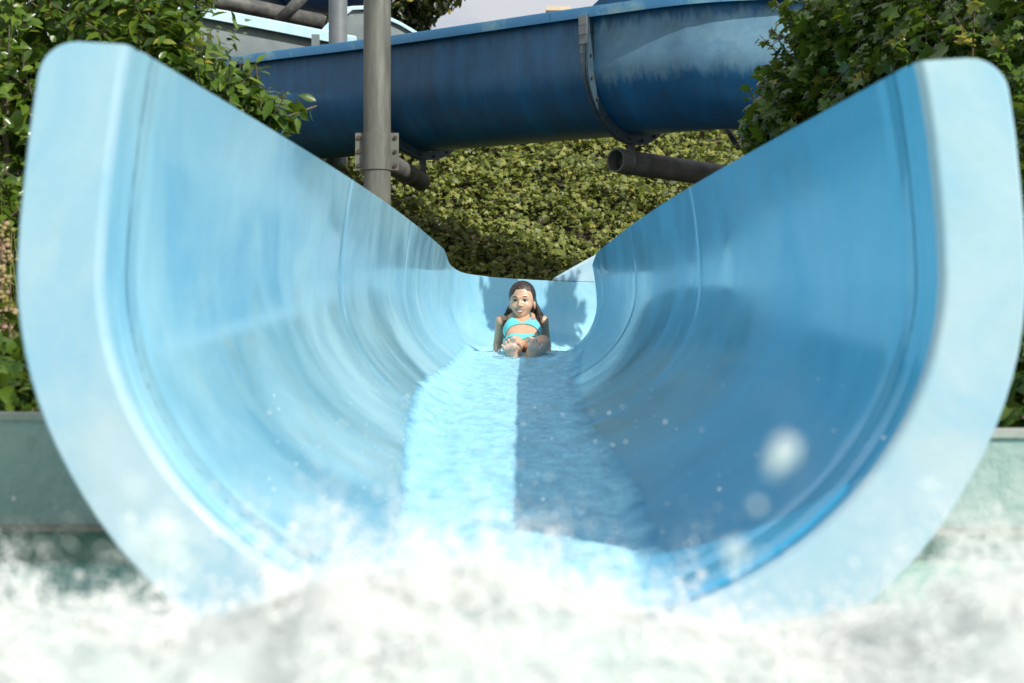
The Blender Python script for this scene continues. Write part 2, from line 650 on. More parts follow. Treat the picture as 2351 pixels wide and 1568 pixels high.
def chan_z(x, Y):
    """inner channel height above the floor at lateral x (straight part)"""
    wx, wz = 1 - .020 * (Y - 2), 1 - .017 * (Y - 2)
    q = min(abs(x) / (.534 * wx), .999)
    return (.455 - .46 * math.sqrt(1 - q * q) + .005) * wz - .0


def channel(name, s0, s1, parent, mat, ds=.06, lift=None):
    n = max(2, int((s1 - s0) / ds))
    ss = np.concatenate([[s0, s0 + .008, s0 + .016], np.linspace(s0 + .06, s1 - .06, n), [s1 - .016, s1 - .008, s1]])
    V, UV = [], []
    m = len(PROF)
    for layer, off in ((0, 0.0), (1, .011)):
        for s in ss:
            o, r, t, wx, wz = station(s)
            edge = min(s - s0, s1 - s)
            d = off + (.0009 if (edge < .012 and layer == 0) else 0)
            for k in range(m):
                x, z = PROF[k] * (wx, wz)
                p = o + r * (x + PN[k, 0] * d) + Vector((0, 0, z + PN[k, 1] * d))
                V.append(p)
                UV.append((s, PL[k]))
    S = len(ss)
    F = []
    g = lambda l, i, k: l * S * m + i * m + k
    for i in range(S - 1):
        for k in range(m - 1):
            F.append((g(0, i, k), g(0, i, k + 1), g(0, i + 1, k + 1), g(0, i + 1, k)))
            F.append((g(1, i, k), g(1, i + 1, k), g(1, i + 1, k + 1), g(1, i, k + 1)))
        F.append((g(0, i, 0), g(0, i + 1, 0), g(1, i + 1, 0), g(1, i, 0)))
        F.append((g(0, i, m - 1), g(1, i, m - 1), g(1, i + 1, m - 1), g(0, i + 1, m - 1)))
    for i in (0, S - 1):
        for k in range(m - 1):
            F.append((g(0, i, k), g(1, i, k), g(1, i, k + 1), g(0, i, k + 1)))
    o = add(name, V, np.array(F), mat, parent, True, uv=UV)
    o.data.set_sharp_from_angle(angle=math.radians(40))
    return o


def rim_lip(s0, s1, side, parent, mat):
    """outward rolled lip along the top of the channel wall"""
    n = max(3, int((s1 - s0) / .08))
    idx = 0 if side < 0 else len(PROF) - 1
    sec = [(.0105, .0), (.0105, .0035), (.03, .006), (.05, .003), (.056, -.008), (.056, -.03), (.051, -.03), (.05, -.004), (.012, -.002)]
    V, F = [], []
    for i in range(n + 1):
        s = s0 + (s1 - s0) * i / n
        o, r, t, wx, wz = station(s)
        x, z = PROF[idx] * (wx, wz)
        for (a, b) in sec:
            V.append(o + r * (x + side * a) + Vector((0, 0, z + b)))
    m = len(sec)
    for i in range(n):
        for k in range(m):
            k2 = (k + 1) % m
            F.append((i * m + k, i * m + k2, (i + 1) * m + k2, (i + 1) * m + k))
    return add('rim_lip', V, F, mat, parent, True)


slide = thing('water_slide', 'light blue open water slide with wide flanged mouth filling the foreground', 'water slide', (0.012, 2.0, -.1))
BR = [2.06, 2.17, 4.42, 6.55, 8.78, 10.55, 12.3]
for a, b in zip(BR[:-1], BR[1:]):
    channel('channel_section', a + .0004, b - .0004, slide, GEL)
    for sd in (-1, 1):
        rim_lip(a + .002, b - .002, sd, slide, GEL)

# mouth flange: rolled inner edge, flat face, returned outer edge
def mouth_flange():
    hs = [0, .0015, .004, .008, .013, .019, .026, .034, .043]
    def topfill(side):
        top = .748 if side < 0 else .727
        base = PROF if side < 0 else PROF[::-1]
        out = []
        for h in hs:
            z = top - h
            x = np.interp(-z, -base[:14, 1], base[:14, 0])
            out.append((x, z))
        return out
    core = [p for p in PROF if p[1] < (.748 if p[0] < 0 else .727) - .055]
    Pm = np.array(topfill(-1) + [tuple(p) for p in core] + topfill(1)[::-1])
    m = len(Pm)
    d_ = np.gradient(Pm, axis=0)
    nrm = np.stack([d_[:, 1], -d_[:, 0]], 1)
    nrm /= np.linalg.norm(nrm, axis=1)[:, None]
    if nrm[m // 2, 1] > 0: nrm = -nrm
    for k in range(m):
        f = min(1, max(0, (Pm[k, 1] - .45) / .2))
        nrm[k] = nrm[k] * (1 - f) + np.array((math.copysign(1, Pm[k, 0]), .06)) * f
    sec = [(0, .062), (.0, .026), (.0008, .015), (.003, .0065), (.007, .0018), (.012, .0), (.013, .0), (.016, 0), (.5, 0), (.93, 0), (.95, 0), (.955, 0), (.985, .002), (1.0, .008), (1.0, .05), (.95, .05), (.95, .012)]
    V, F, UV = [], [], []
    oxy, _, _, wx, wz = station(2.0)
    acc = 0
    for k in range(m):
        x, z = Pm[k]
        if k: acc += math.hypot(*(Pm[k] - Pm[k - 1]))
        side = -1 if x < 0 else 1
        w = .112 if z > .25 else .112 + .012 * (1 - z / .25)
        h = (.748 if side < 0 else .727) - z
        rr = .043
        we = w - (rr - math.sqrt(max(0, rr * rr - (rr - h) ** 2))) if h < rr else w
        for (q, dy) in sec:
            d = q if q < .06 else q * we
            V.append((oxy.x + x + nrm[k, 0] * d, 2.0 + dy, oxy.z + z + nrm[k, 1] * d))
            UV.append((d, acc))
    q = len(sec)
    nr_ = 3                                               # first strips: rolled inner edge, same gelcoat as the channel
    roll = [i for i in range(len(V)) if i % q < nr_]
    RUV = [(1.94 + sec[i % q][1], UV[i][1]) for i in roll]
    RF = [(k * nr_ + j, k * nr_ + j + 1, (k + 1) * nr_ + j + 1, (k + 1) * nr_ + j) for k in range(m - 1) for j in range(nr_ - 1)]
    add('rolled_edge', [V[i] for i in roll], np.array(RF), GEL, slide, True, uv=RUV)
    for k in range(m - 1):
        for j in range(nr_ - 1, q - 1):
            F.append((k * q + j, k * q + j + 1, (k + 1) * q + j + 1, (k + 1) * q + j))
    add('mouth_flange', V, np.array(F), GEL_FLANGE, slide, True, uv=UV)
    for k in (0, m - 1):
        pts = [Vector(V[k * q + j]) + Vector((0, 0, .0008)) for j in range(q - 2)]
        back = [Vector((p.x, 2.05, p.z)) for p in pts]
        n = len(pts)
        MB().raw(pts + back, [(i, i + 1, n + i + 1, n + i) for i in range(n - 1)]).build('flange_end', GEL_FLANGE, slide, True)


mouth_flange()

# taller wall piece standing on the outer rim beyond the bend
def wall_extension():
    n = 24
    V, F = [], []
    s0, s1 = 10.66, 12.25
    for i in range(n + 1):
        s = s0 + (s1 - s0) * i / n
        o, r, t, wx, wz = station(s)
        x, z = PROF[0] * (wx, wz)
        hgt = .014 + .62 * (s - s0)
        for (a, b) in ((.008, .008), (.008 - .03 * hgt, hgt * .5), (.008 - .10 * hgt, hgt), (.035 - .10 * hgt, hgt + .012), (.062 - .10 * hgt, hgt - .012), (.03, .008)):
            V.append(o + r * (x - a) + Vector((0, 0, z + b)))
    m = 6
    for i in range(n):
        for k in range(m):
            k2 = (k + 1) % m
            F.append((i * m + k, i * m + k2, (i + 1) * m + k2, (i + 1) * m + k))
    F.append(tuple(range(m)))
    F.append(tuple(range(n * m, n * m + m))[::-1])
    add('wall_extension', V, F, GEL_FLANGE, slide, False)


wall_extension()

# legs under the slide (one pair of short props per joint, out of sight behind the mouth)
for s in (4.42, 6.55, 8.78):
    o, r, t, wx, wz = station(s)
    MB().tube([(o.x, s, .1), (o.x, s, o.z - .012)], .05, 12).build('support_leg', GALV_B, slide, True)

# running water in the channel
def stream():
    LY = [2.0, 2.5, 3.2, 3.75, 4.8, 5.6, 6.5, 8.0, 9.3]
    LX = [.200, .206, .245, .28, .327, .325, .307, .315, .33]
    RY = [2.0, 2.5, 2.95, 3.65, 4.05, 4.8, 6.0, 7.2, 8.0, 9.3]
    RX = [.215, .218, .228, .222, .205, .200, .225, .28, .33, .33]
    ys = np.concatenate([np.arange(1.98, 9.3, .016), np.arange(9.3, 12.2, .04)])
    NX = 61
    V, E = [], []
    for Y in ys:
        o, r, t, wx, wz = station(Y)
        Yc = min(Y, 9.3)
        l = np.interp(Yc, LY, LX) + .012 * fbm(np.array([Y * 9.0]), np.array([.5]), 4, 3)[0]
        rr = np.interp(Yc, RY, RX) + .016 * fbm(np.array([Y * 8.0]), np.array([9.5]), 4, 8)[0]
        lev = np.interp(Yc, [2, 4, 6, 8.1, 8.5, 9.3], [.028, .034, .042, .062, .068, .082])
        xsx = np.linspace(-l, rr, NX)
        rip = .0062 * fbm(xsx * 14, np.full(NX, Y * 7.0), 4, 21) + .003 * fbm(xsx * 40, np.full(NX, Y * 22.0), 2, 31)
        en = fbm(xsx * 22, np.full(NX, Y * 9.0), 3, 77)
        for j, x in enumerate(xsx):
            u = j / (NX - 1)
            ef = min(1, min(u, 1 - u) * 10)
            z = max(lev, chan_z(x, Yc) + .004) + rip[j] * (.25 + .75 * ef) + .002
            if j in (0, NX - 1): z = chan_z(x, Yc) - .002
            V.append(o + r * x + Vector((0, 0, z)))
            E.append(float(np.clip(min(u * 22, (1 - u) * 9) + .35 * en[j], 0, 1)) if 0 < j < NX - 1 else 0.0)
    n = len(ys)
    i0 = (np.arange(n - 1)[:, None] * NX + np.arange(NX - 1)[None]).ravel()
    tag(add('running_water', V, np.stack([i0, i0 + 1, i0 + NX + 1, i0 + NX], 1), STREAM, rnd=E), kind='structure')


stream()


# ------------------------------------------------------------------ overhead slide
def catmull(P, n):
    P = [Vector(p) for p in P]
    out = []
    for i in range(len(P) - 1):
        p0, p1, p2, p3 = P[max(i - 1, 0)], P[i], P[i + 1], P[min(i + 2, len(P) - 1)]
        for j in range(n):
            t = j / n
            out.append(.5 * ((2 * p1) + (p2 - p0) * t + (2 * p0 - 5 * p1 + 4 * p2 - p3) * t * t + (3 * p1 - p0 - 3 * p2 + p3) * t ** 3))
    out.append(P[-1])
    return out


class Path:
    def __init__(self, pts, n=24):
        self.p = catmull(pts, n)
        self.s = [0]
        for a, b in zip(self.p[:-1], self.p[1:]):
            self.s.append(self.s[-1] + (b - a).length)
        self.L = self.s[-1]

    def at(self, s):
        s = min(max(s, 0), self.L)
        k = int(np.searchsorted(self.s, s)) - 1
        k = min(max(k, 0), len(self.p) - 2)
        f = (s - self.s[k]) / (self.s[k + 1] - self.s[k])
        o = self.p[k].lerp(self.p[k + 1], f)
        a, b = self.p[max(k - 1, 0)], self.p[min(k + 2, len(self.p) - 1)]
        t = (b - a); t.z = 0; t.normalize()
        near = Vector((t.y, -t.x, 0))          # right hand side of travel
        return o, t, near


def u_profile(hw, depth, n=30, far_up=0.0):
    """U from near rim (x=+hw) down and up to far rim (x=-hw)"""
    pts = []
    ctr = depth * .56
    for i in range(6):
        pts.append((hw * (.985 + .015 * i / 6), depth - (depth - ctr) * i / 6))
    for i in range(n + 1):
        th = math.pi * i / n
        pts.append((hw * math.cos(th), ctr - ctr * math.sin(th)))
    for i in range(1, 7):
        pts.append((-hw * (1 - .015 * i / 6), ctr + (depth + far_up - ctr) * i / 6))
    return np.array(pts)


def sweep(path, s0, s1, prof_fn, ds, name, mat, parent, closed=False, smooth=True):
    n = max(2, int((s1 - s0) / ds))
    V, UV, F = [], [], []
    for i in range(n + 1):
        s = s0 + (s1 - s0) * i / n
        o, t, near = path.at(s)
        pr = prof_fn(s)
        acc = 0
        for k, (x, z) in enumerate(pr):
            if k: acc += math.hypot(pr[k][0] - pr[k - 1][0], pr[k][1] - pr[k - 1][1])
            V.append(o + near * x + Vector((0, 0, z)))
            UV.append((s, acc))
    m = len(pr)
    for i in range(n):
        for k in range(m if closed else m - 1):
            k2 = (k + 1) % m
            F.append((i * m + k, (i + 1) * m + k, (i + 1) * m + k2, i * m + k2))
    if closed:
        F.append(tuple(range(m))); F.append(tuple(range(n * m, n * m + m))[::-1])
    ob = add(name, V, F, mat, parent, smooth, uv=UV)
    if smooth: ob.data.set_sharp_from_angle(angle=math.radians(38))
    return ob


OHW, ODEP = .53, .885
opts = [(-3.9, 15.9, 2.52), (-2.87, 15.3, 2.50), (-1.93, 14.6, 2.47), (-.78, 13.72, 2.41), (.93, 12.25, 2.31), (1.75, 11.72, 2.275), (2.82, 11.65, 2.25), (3.8, 12.2, 2.24), (4.6, 13.2, 2.2)]
opath = Path(opts)
def s_near(X):
    return min(zip(opath.s, opath.p), key=lambda q: abs(q[1].x - X))[0]
sC, sD = s_near(-.78), s_near(.93)
over = thing('overhead_water_slide', 'dark blue weathered slide crossing overhead behind the grey post', 'water slide', (.93, 12.25, 2.3))


def far_up(s):
    return .55 * min(1, max(0, (s - sD + 1.10) / .75)) ** .7


def oprof(s):
    a = u_profile(OHW, ODEP, 30, far_up(s))
    d = np.gradient(a, axis=0)
    nn = np.stack([-d[:, 1], d[:, 0]], 1)
    nn /= np.linalg.norm(nn, axis=1)[:, None]
    if nn[len(nn) // 2, 1] < 0: nn = -nn
    inner = a + nn * .012
    return np.concatenate([a, inner[::-1]])


for a, b in ((0, sC - .0), (sC, sD), (sD, opath.L)):
    sweep(opath, a + .003, b - .003, oprof, .12, 'channel_section', OVER, over, closed=True)


def olip(side):
    def f(s):
        z0 = ODEP + (far_up(s) if side < 0 else 0)
        x0 = side * OHW * .985
        q = [(0.0, .006), (.045, .008), (.068, .002), (.074, -.012), (.074, -.078), (.066, -.078), (.064, -.012), (.045, -.006), (.0, -.004)]
        return np.array([(x0 + side * u, z0 + v) for u, v in q])
    return f


for side in (1, -1):
    for a, b in ((0, sC), (sC, sD - .33), (sD - .33, opath.L)):
        sweep(opath, a + .003, b - .003, olip(side), .12, 'rim_lip', RIM, over, closed=True)


def joint(s, parent):
    """pair of bolted flanges round the outside of the U"""
    def ring(s_a, th, h, name, mat):
        base = u_profile(OHW + .002, ODEP - .06, 30, 0)
        base[:, 1] -= .002
        d = np.gradient(base, axis=0)
        nn = np.stack([d[:, 1], -d[:, 0]], 1)
        nn /= np.linalg.norm(nn, axis=1)[:, None]
        if nn[len(nn) // 2, 1] > 0: nn = -nn
        V, F = [], []
        for dd, hh in ((-th, 0), (-th, h), (th, h), (th, 0)):
            o, t, near = opath.at(s_a)
            for (x, z), (a, b) in zip(base, nn):
                V.append(o + t * dd + near * (x + a * hh) + Vector((0, 0, z + b * hh)))
        m = len(base)
        for l in range(4):
            l2 = (l + 1) % 4
            for k in range(m - 1):
                F.append((l * m + k, l * m + k + 1, l2 * m + k + 1, l2 * m + k))
        F.append((0, m, 2 * m, 3 * m)); F.append((m - 1, 4 * m - 1, 3 * m - 1, 2 * m - 1))
        ob = add(name, V, F, mat, parent, True)
        ob.data.set_sharp_from_angle(angle=math.radians(40))
        return ob, base, nn
    r1, base, nn = ring(s - .013, .010, .075, 'joint_flange', GALV_B if False else RIMDARK)
    r2, _, _ = ring(s + .013, .010, .075, 'joint_flange', RIMDARK)
    o, t, near = opath.at(s)
    for k in range(2, len(base) - 2, 3):
        c = o + near * (base[k][0] + nn[k][0] * .045) + Vector((0, 0, base[k][1] + nn[k][1] * .045))
        MB().tube([c + t * -.040, c + t * .040], .011, 6).build('bolt', BOLT, r2)


RIMDARK = m_simple('joint_fibreglass', (.02, .05, .08), (.05, .09, .12), 6, .5, 0, .1, 50)
joint(sC, over)
joint(sD, over)
# metal edge strap on the near side of the right hand joint
o_, t_, n_ = opath.at(sD)
b = MB()
for i in range(7):
    z = ODEP - .10 - i * .07
    x = OHW + .078 - .002 * i * i
    b.box(o_ + n_ * x + Vector((0, 0, z)) - t_ * .02, (.075, .012, .0705), Matrix.Rotation(math.atan2(t_.y, t_.x), 3, 'Z'))
b.build('edge_strap', GALV_B, over)
# struts down to the support arms
for s, zb in ((sC, 2.13), (sD, 2.12)):
    o_, t_, n_ = opath.at(s)
    MB().tube([(o_.x, o_.y, zb), (o_.x, o_.y, o_.z - .06)], .030, 10).build('strut', DARKPIPE, over, True)

# support posts
def support_post(name, X, Y, r, z0, z1, label, collar_z=None, mat=GALV, hexa=False):
    e = thing(name, label, 'post', (X, Y, z0), None)
    n = 20
    MB().tube([(X, Y, z0), (X, Y, z1)], r, n).build('shaft', mat, e, True).data.set_sharp_from_angle(angle=math.radians(50))
    if collar_z:
        ca, cb = collar_z
        c = MB().tube([(X, Y, ca), (X, Y, cb)], r + .009, 24).build('collar', mat, e, True)
        c.data.set_sharp_from_angle(angle=math.radians(50))
        for sd in (-1, 1):
            p = MB().box((X + sd * (r + .035), Y - .012, (ca + cb) / 2), (.058, .018, cb - ca)).build('clamp_plate', mat, e)
            MB().box((X + sd * (r + .035), Y + .010, (ca + cb) / 2), (.056, .018, (cb - ca) * .99)).build('clamp_plate', mat, e)
            for k in range(3):
                z = ca + (cb - ca) * (.13 + .37 * k)
                MB().tube([(X + sd * (r + .036), Y - .020, z), (X + sd * (r + .036), Y - .034, z)], .017, 6).build('bolt', BOLT, p)
    return e


Yp = 12.6
pa = px(866, 0, Yp)
post = support_post('support_post', pa.x, Yp, .110, .3, 4.6, 'thick grey steel post with bolted clamp collar in front of the dark slide', (px(0, 392, Yp).z, px(0, 306, Yp).z))
MB().tube([(pa.x + .05, Yp + .08, 2.17), (-.86, 13.60, 2.17), (-.80, 13.76, 2.15), (-.79, 13.80, 2.12)], [.085, .085, .083, .07], 16).build('support_arm', DARKPIPE, post, True)
MB().tube([(-.92, 13.36, 2.17), (-.90, 13.44, 2.17)], .091, 16).build('arm_band', DARKPIPE, post, True)
pb = px(776, 0, 15.35)
support_post('support_post', pb.x, 15.35, .0915, 1.9, 6.0, 'smooth grey post behind the dark overhead slide', None, GALV_B)

# open ended support pipe under the overhead slide
def open_pipe():
    A = Vector((.79, 11.98, 2.07)); B = Vector((2.45, 13.55, 2.07))
    d = (B - A).normalized()
    e = thing('support_pipe', 'grey open ended steel pipe under the right half of the overhead slide', 'pipe', A)
    s = Vector((0, 0, 1)); r = d.cross(s)
    n, R, ri = 28, .092, .080
    V, F = [], []
    for (q, rad) in ((0, R), (2.3, R), (2.3, ri), (0, ri)):
        for k in range(n):
            a = 2 * math.pi * k / n
            V.append(A + d * q + (s * math.sin(a) + r * math.cos(a)) * rad)
    for l in range(4):
        l2 = (l + 1) % 4
        for k in range(n):
            k2 = (k + 1) % n
            F.append((l * n + k, l * n + k2, l2 * n + k2, l2 * n + k))
    p = add('pipe_shell', V, F, DARKPIPE, e, True)
    p.data.set_sharp_from_angle(angle=math.radians(50))
    MB().tube([A + d * .11, A + d * .135], .098, 28).build('band', DARKPIPE, e, True)
    # saddle lug welded on the side
    sidev = -(r) if r.y > 0 else r
    MB().box(A + d * .33 + sidev * .088 + Vector((0, 0, .018)), (.36, .018, .05), Matrix.Rotation(math.atan2(d.y, d.x), 3, 'Z')).build('saddle_lug', DARKPIPE, e)


open_pipe()
tag(MB().tube([px(1655, 270, 12.6), px(1695, 340, 12.3)], .022, 10).build('brace_rod', DARKPIPE, None, True), 'thin grey brace rod below the overhead slide beside the right bush', 'rod')

# pale slide in the background, upper left
def back_slide():
    e = thing('pale_water_slide', 'pale grey slide with light blue rim behind the overhead slide at upper left', 'water slide', px(600, 60, 18))
    pth = Path([px(250, -12, 17.2), px(420, 12, 17.6), px(600, 46, 18.2), px(752, 76, 18.8), px(800, 84, 19.2)], 12)
    def wall(s):
        return np.array([(.0, -.02), (.02, -.25), (.0, -.6), (-.15, -.95), (-.15, -.97), (-.03, -.6), (-.02, -.25), (-.03, -.02)])
    def lip(s):
        return np.array([(-.05, .0), (.10, .0), (.115, -.02), (.115, -.13), (.10, -.13), (.098, -.022), (-.05, -.02)])
    sweep(pth, 0, pth.L, wall, .3, 'side_wall', PALE, e, closed=True)
    sweep(pth, 0, pth.L, lip, .3, 'rim_lip', PALERIM, e, closed=True, smooth=False)
    p2 = Path([px(735, 78, 19.4), px(805, 12, 20.2), px(860, 28, 20.6), px(905, 46, 20.8), px(960, 78, 21.0)], 10)
    sweep(p2, 0, p2.L, wall, .3, 'side_wall', PALE, e, closed=True)
    sweep(p2, 0, p2.L, lambda s: np.array([(-.04, .0), (.05, .0), (.06, -.02), (.06, -.05), (.05, -.05), (-.04, -.03)]), .3, 'rim_lip', PALERIM, e, closed=True, smooth=False)
    o = px(727, 84, 18.5)
    MB().box(o + Vector((0, -.1, -.12)), (.09, .05, .24)).build('rim_bracket', PALE, e)


back_slide()


def high_slide():
    e = thing('high_blue_slide', 'deep blue slide underside above the pale slide at the top left', 'water slide', px(700, 10, 22))
    pth = Path([px(560, 5, 23.5), px(650, 20, 22.6), px(730, 30, 22), px(800, 28, 21.8), px(900, -30, 21.8)], 12)
    hw, dep = .55, .85
    sweep(pth, 0, pth.L, lambda s: np.concatenate([u_profile(hw, dep, 20), u_profile(hw - .02, dep, 20)[::-1] + (0, .004)]), .25, 'channel_section', DEEPBLUE, e, closed=True)
    sweep(pth, pth.L * .48, pth.L * .48 + .07, lambda s: np.concatenate([u_profile(hw + .09, dep, 20) - (0, .08), u_profile(hw + .01, dep, 20)[::-1]]), .06, 'joint_flange', RIMDARK, e, closed=True)


high_slide()


def truss():
    e = thing('pipe_brace', 'grey pipe brace with sunlit patches above the pale slide', 'pipe', px(600, 30, 20))
    MB().tube([px(400, 6, 19.8), px(520, 4, 20), px(740, 52, 20.6)], .105, 14).build('long_pipe', DARKPIPE, e, True)
    MB().tube([px(708, -20, 19.9), px(640, 50, 19.9)], .075, 12).build('diagonal_pipe', DARKPIPE, e, True)


truss()

# cream building on the skyline
def building():
    Yb = 90
    a = px(1258, 15, Yb)
    w = 1.2
    e = thing('building', 'small cream building block on the skyline above the overhead slide', 'building', (a.x + w / 2, Yb + 2, 4.4))
    MB().box((a.x + w / 2, Yb + 2, (4.4 + a.z - .25) / 2), (w, 4, a.z - .25 - 4.4)).build('wall', CREAM, e)
    MB().box((a.x + w / 2, Yb + 2, a.z - .12), (w + .2, 4.2, .24)).build('parapet', CREAM, e)
    for k in range(2):
        wd = MB().box((a.x + .35 + k * .5, Yb - .02, a.z - 2.2), (.3, .06, 1.1)).build('window', DEEPBLUE, e)
        MB().box((a.x + .35 + k * .5, Yb - .07, a.z - 2.8), (.36, .12, .08)).build('sill', CREAM, wd)


building()

# ------------------------------------------------------------------ foliage
OVAL_V = np.array([(0, 0, 0), (-.22, .25, .07), (0, .28, 0), (.22, .25, .07), (-.26, .55, .07), (0, .58, -.01), (.26, .55, .07), (-.13, .84, .02), (0, .86, -.04), (.13, .84, .02), (0, 1.06, -.09)])
OVAL_F = [(0, 2, 1), (0, 3, 2), (1, 2, 5), (1, 5, 4), (2, 3, 6), (2, 6, 5), (4, 5, 8), (4, 8, 7), (5, 6, 9), (5, 9, 8), (7, 8, 10), (8, 9, 10)]
IVY_V = np.array([(0, .36, .05), (0, .03, 0), (.2, -.12, -.02), (.5, .10, -.07), (.27, .30, .0), (.50, .62, -.08), (.19, .60, .0), (0, 1.0, -.12), (-.19, .60, .0), (-.50, .62, -.08), (-.27, .30, .0), (-.5, .10, -.07), (-.2, -.12, -.02)])
IVY_F = [(0, i, i + 1) for i in range(1, 12)] + [(0, 12, 1)]


def frames(N, D):
    """leaf matrices: local z = N (blade normal), local y = D (tip direction)"""
    N = N / np.linalg.norm(N, axis=1)[:, None]
    D = D - N * np.sum(D * N, 1)[:, None]
    D = D / (np.linalg.norm(D, axis=1)[:, None] + 1e-9)
    X = np.cross(D, N)
    return np.stack([X, D, N], 2)              # columns


def leaf_mass(name, bv, bf, P, R, S, mat, parent):
    n = len(P)
    V = np.einsum('nij,kj->nki', R, bv) * S[:, None, None] + P[:, None, :]
    F = (np.array(bf)[None] + (np.arange(n) * len(bv))[:, None, None]).reshape(-1, 3)
    o = add(name, V.reshape(-1, 3), F, mat, parent, True, rnd=np.repeat(rng.random(n), len(bv)))
    return tag(o, kind='stuff')


def leaf_objects(bv, bf, P, R, S, mat, parent):
    me = bpy.data.meshes.new('leaf')
    me.from_pydata([tuple(v) for v in bv], [], bf)
    me.polygons.foreach_set('use_smooth', np.ones(len(me.polygons), dtype=bool))
    me.materials.append(mat)
    for i in range(len(P)):
        m = Matrix([[*(R[i][r] * S[i]), P[i][r]] for r in range(3)] + [[0, 0, 0, 1]])
        obj_from_mesh('leaf', me, parent, m)


def in_frame(P, pad=0):
    x = CX + F_PX * P[:, 0] / P[:, 1]
    y = HY - F_PX * (P[:, 2] - CAM_Z) / P[:, 1]
    return (x > -pad) & (x < 2351 + pad) & (y > -pad) & (y < 1568 + pad), x, y


def shrub(name, label, blobs, n_shoot, per, size, bv, bf, mat_a, mat_o, fill, stems, n_obj=300, clip=None, up=.6):
    base = Vector(stems[0][0])
    e = thing(name, label, 'shrub', base)
    P, N, D, S = [], [], [], []
    tw = MB()
    vol = np.array([b[1][0] * b[1][1] * b[1][2] for b in blobs]) ** (2 / 3)
    vol /= vol.sum()
    for k in range(n_shoot):
        c, r = blobs[rng.choice(len(blobs), p=vol)]
        c, r = np.array(c), np.array(r)
        d = rng.normal(size=3)
        d[1] -= .55
        d[2] += .25
        d /= np.linalg.norm(d)
        tip = c + d * r * rng.uniform(.78, 1.10)
        grow = d * .7 + np.array([0, 0, .45]) + rng.normal(size=3) * .35
        grow /= np.linalg.norm(grow)
        Ls = rng.uniform(.16, .34)
        root = tip - grow * Ls
        if k % 2 == 0:
            tw.tube([root, (root + tip) / 2 + rng.normal(size=3) * .01, tip], [.0045, .0035, .002], 5, False)
        for j in range(per):
            f = (j + rng.random()) / per
            p = root + grow * Ls * f + rng.normal(size=3) * .012
            side = rng.normal(size=3)
            side -= grow * side.dot(grow)
            side /= np.linalg.norm(side)
            dd = side * .9 + grow * (.25 + .6 * f) + np.array([0, 0, -.15])
            nn = np.array([0, -.15, up]) + grow * .35 + d * .45 + rng.normal(size=3) * .42
            P.append(p); N.append(nn); D.append(dd)
            S.append(size * rng.uniform(.5, 1.15) * (1.0 - .3 * f * f))
    for k in range(fill):
        c, r = blobs[rng.choice(len(blobs), p=vol)]
        d = rng.normal(size=3)
        d /= np.linalg.norm(d)
        P.append(np.array(c) + d * np.array(r) * rng.uniform(.3, .8)); N.append(rng.normal(size=3) + (0, 0, .6)); D.append(rng.normal(size=3) + (0, 0, -.4))
        S.append(size * rng.uniform(.8, 1.4))
    P, N, D, S = map(np.array, (P, N, D, S))
    if clip is not None:
        k = clip(P)
        P, N, D, S = P[k], N[k], D[k], S[k]
    R = frames(N, D)
    inf, xx, yy = in_frame(P)
    score = S / P[:, 1] * (.3 + np.abs(R[:, 1, 2])) * inf
    order = np.argsort(-score)
    top = order[:n_obj]
    rest = order[n_obj:]
    leaf_objects(bv, bf, P[top], R[top], S[top], mat_o, e)
    leaf_mass('foliage', bv, bf, P[rest], R[rest], S[rest], mat_a, e)
    tag(tw.build('twigs', BARK, e, True), kind='stuff')
    for st in stems:
        MB().tube(st, np.linspace(.028, .009, len(st)), 8).build('stem', BARK, e, True)
    return e


def bl(x, y, Y, r):
    return (tuple(px(x, y, Y)), r)


def clip_left(P):
    # keep clear of the slide channel
    return (P[:, 0] < -.66) & (P[:, 1] > 2.98) & (P[:, 2] > .0)


def clip_right(P):
    return (P[:, 0] > .70) & (P[:, 1] > 2.98) & (P[:, 2] > .0)


shrub('glossy_shrub', 'glossy green shrub leaning over the left wall of the slide', [
    bl(60, 70, 5.9, (.65, .6, .75)), bl(150, 30, 6.7, (.7, .4, .6)), bl(260, 60, 5.8, (.45, .5, .42)), bl(395, 130, 5.7, (.20, .35, .22)), bl(455, 170, 5.6, (.22, .35, .17)),
    bl(545, 215, 5.6, (.17, .3, .13)), bl(620, 255, 5.6, (.10, .2, .09)), bl(30, 330, 5.6, (.5, .5, .5)), bl(-40, 600, 5.2, (.45, .5, .45))],
    430, 15, .070, OVAL_V, OVAL_F, SHRUB_A, SHRUB_O, 3600,
    [[(-1.7, 5.9, .15), (-1.68, 5.88, .8), (-1.6, 5.8, 1.5), (-1.45, 5.7, 1.75)], [(-1.7, 5.85, .15), (-1.5, 5.75, .8), (-1.25, 5.65, 1.3), (-.95, 5.6, 1.42)], [(-1.75, 5.9, .15), (-1.9, 5.8, .9), (-1.85, 5.7, 1.6)], [(-1.72, 5.85, .15), (-1.75, 5.5, .7), (-1.72, 5.3, 1.3)]],
    clip=clip_left)
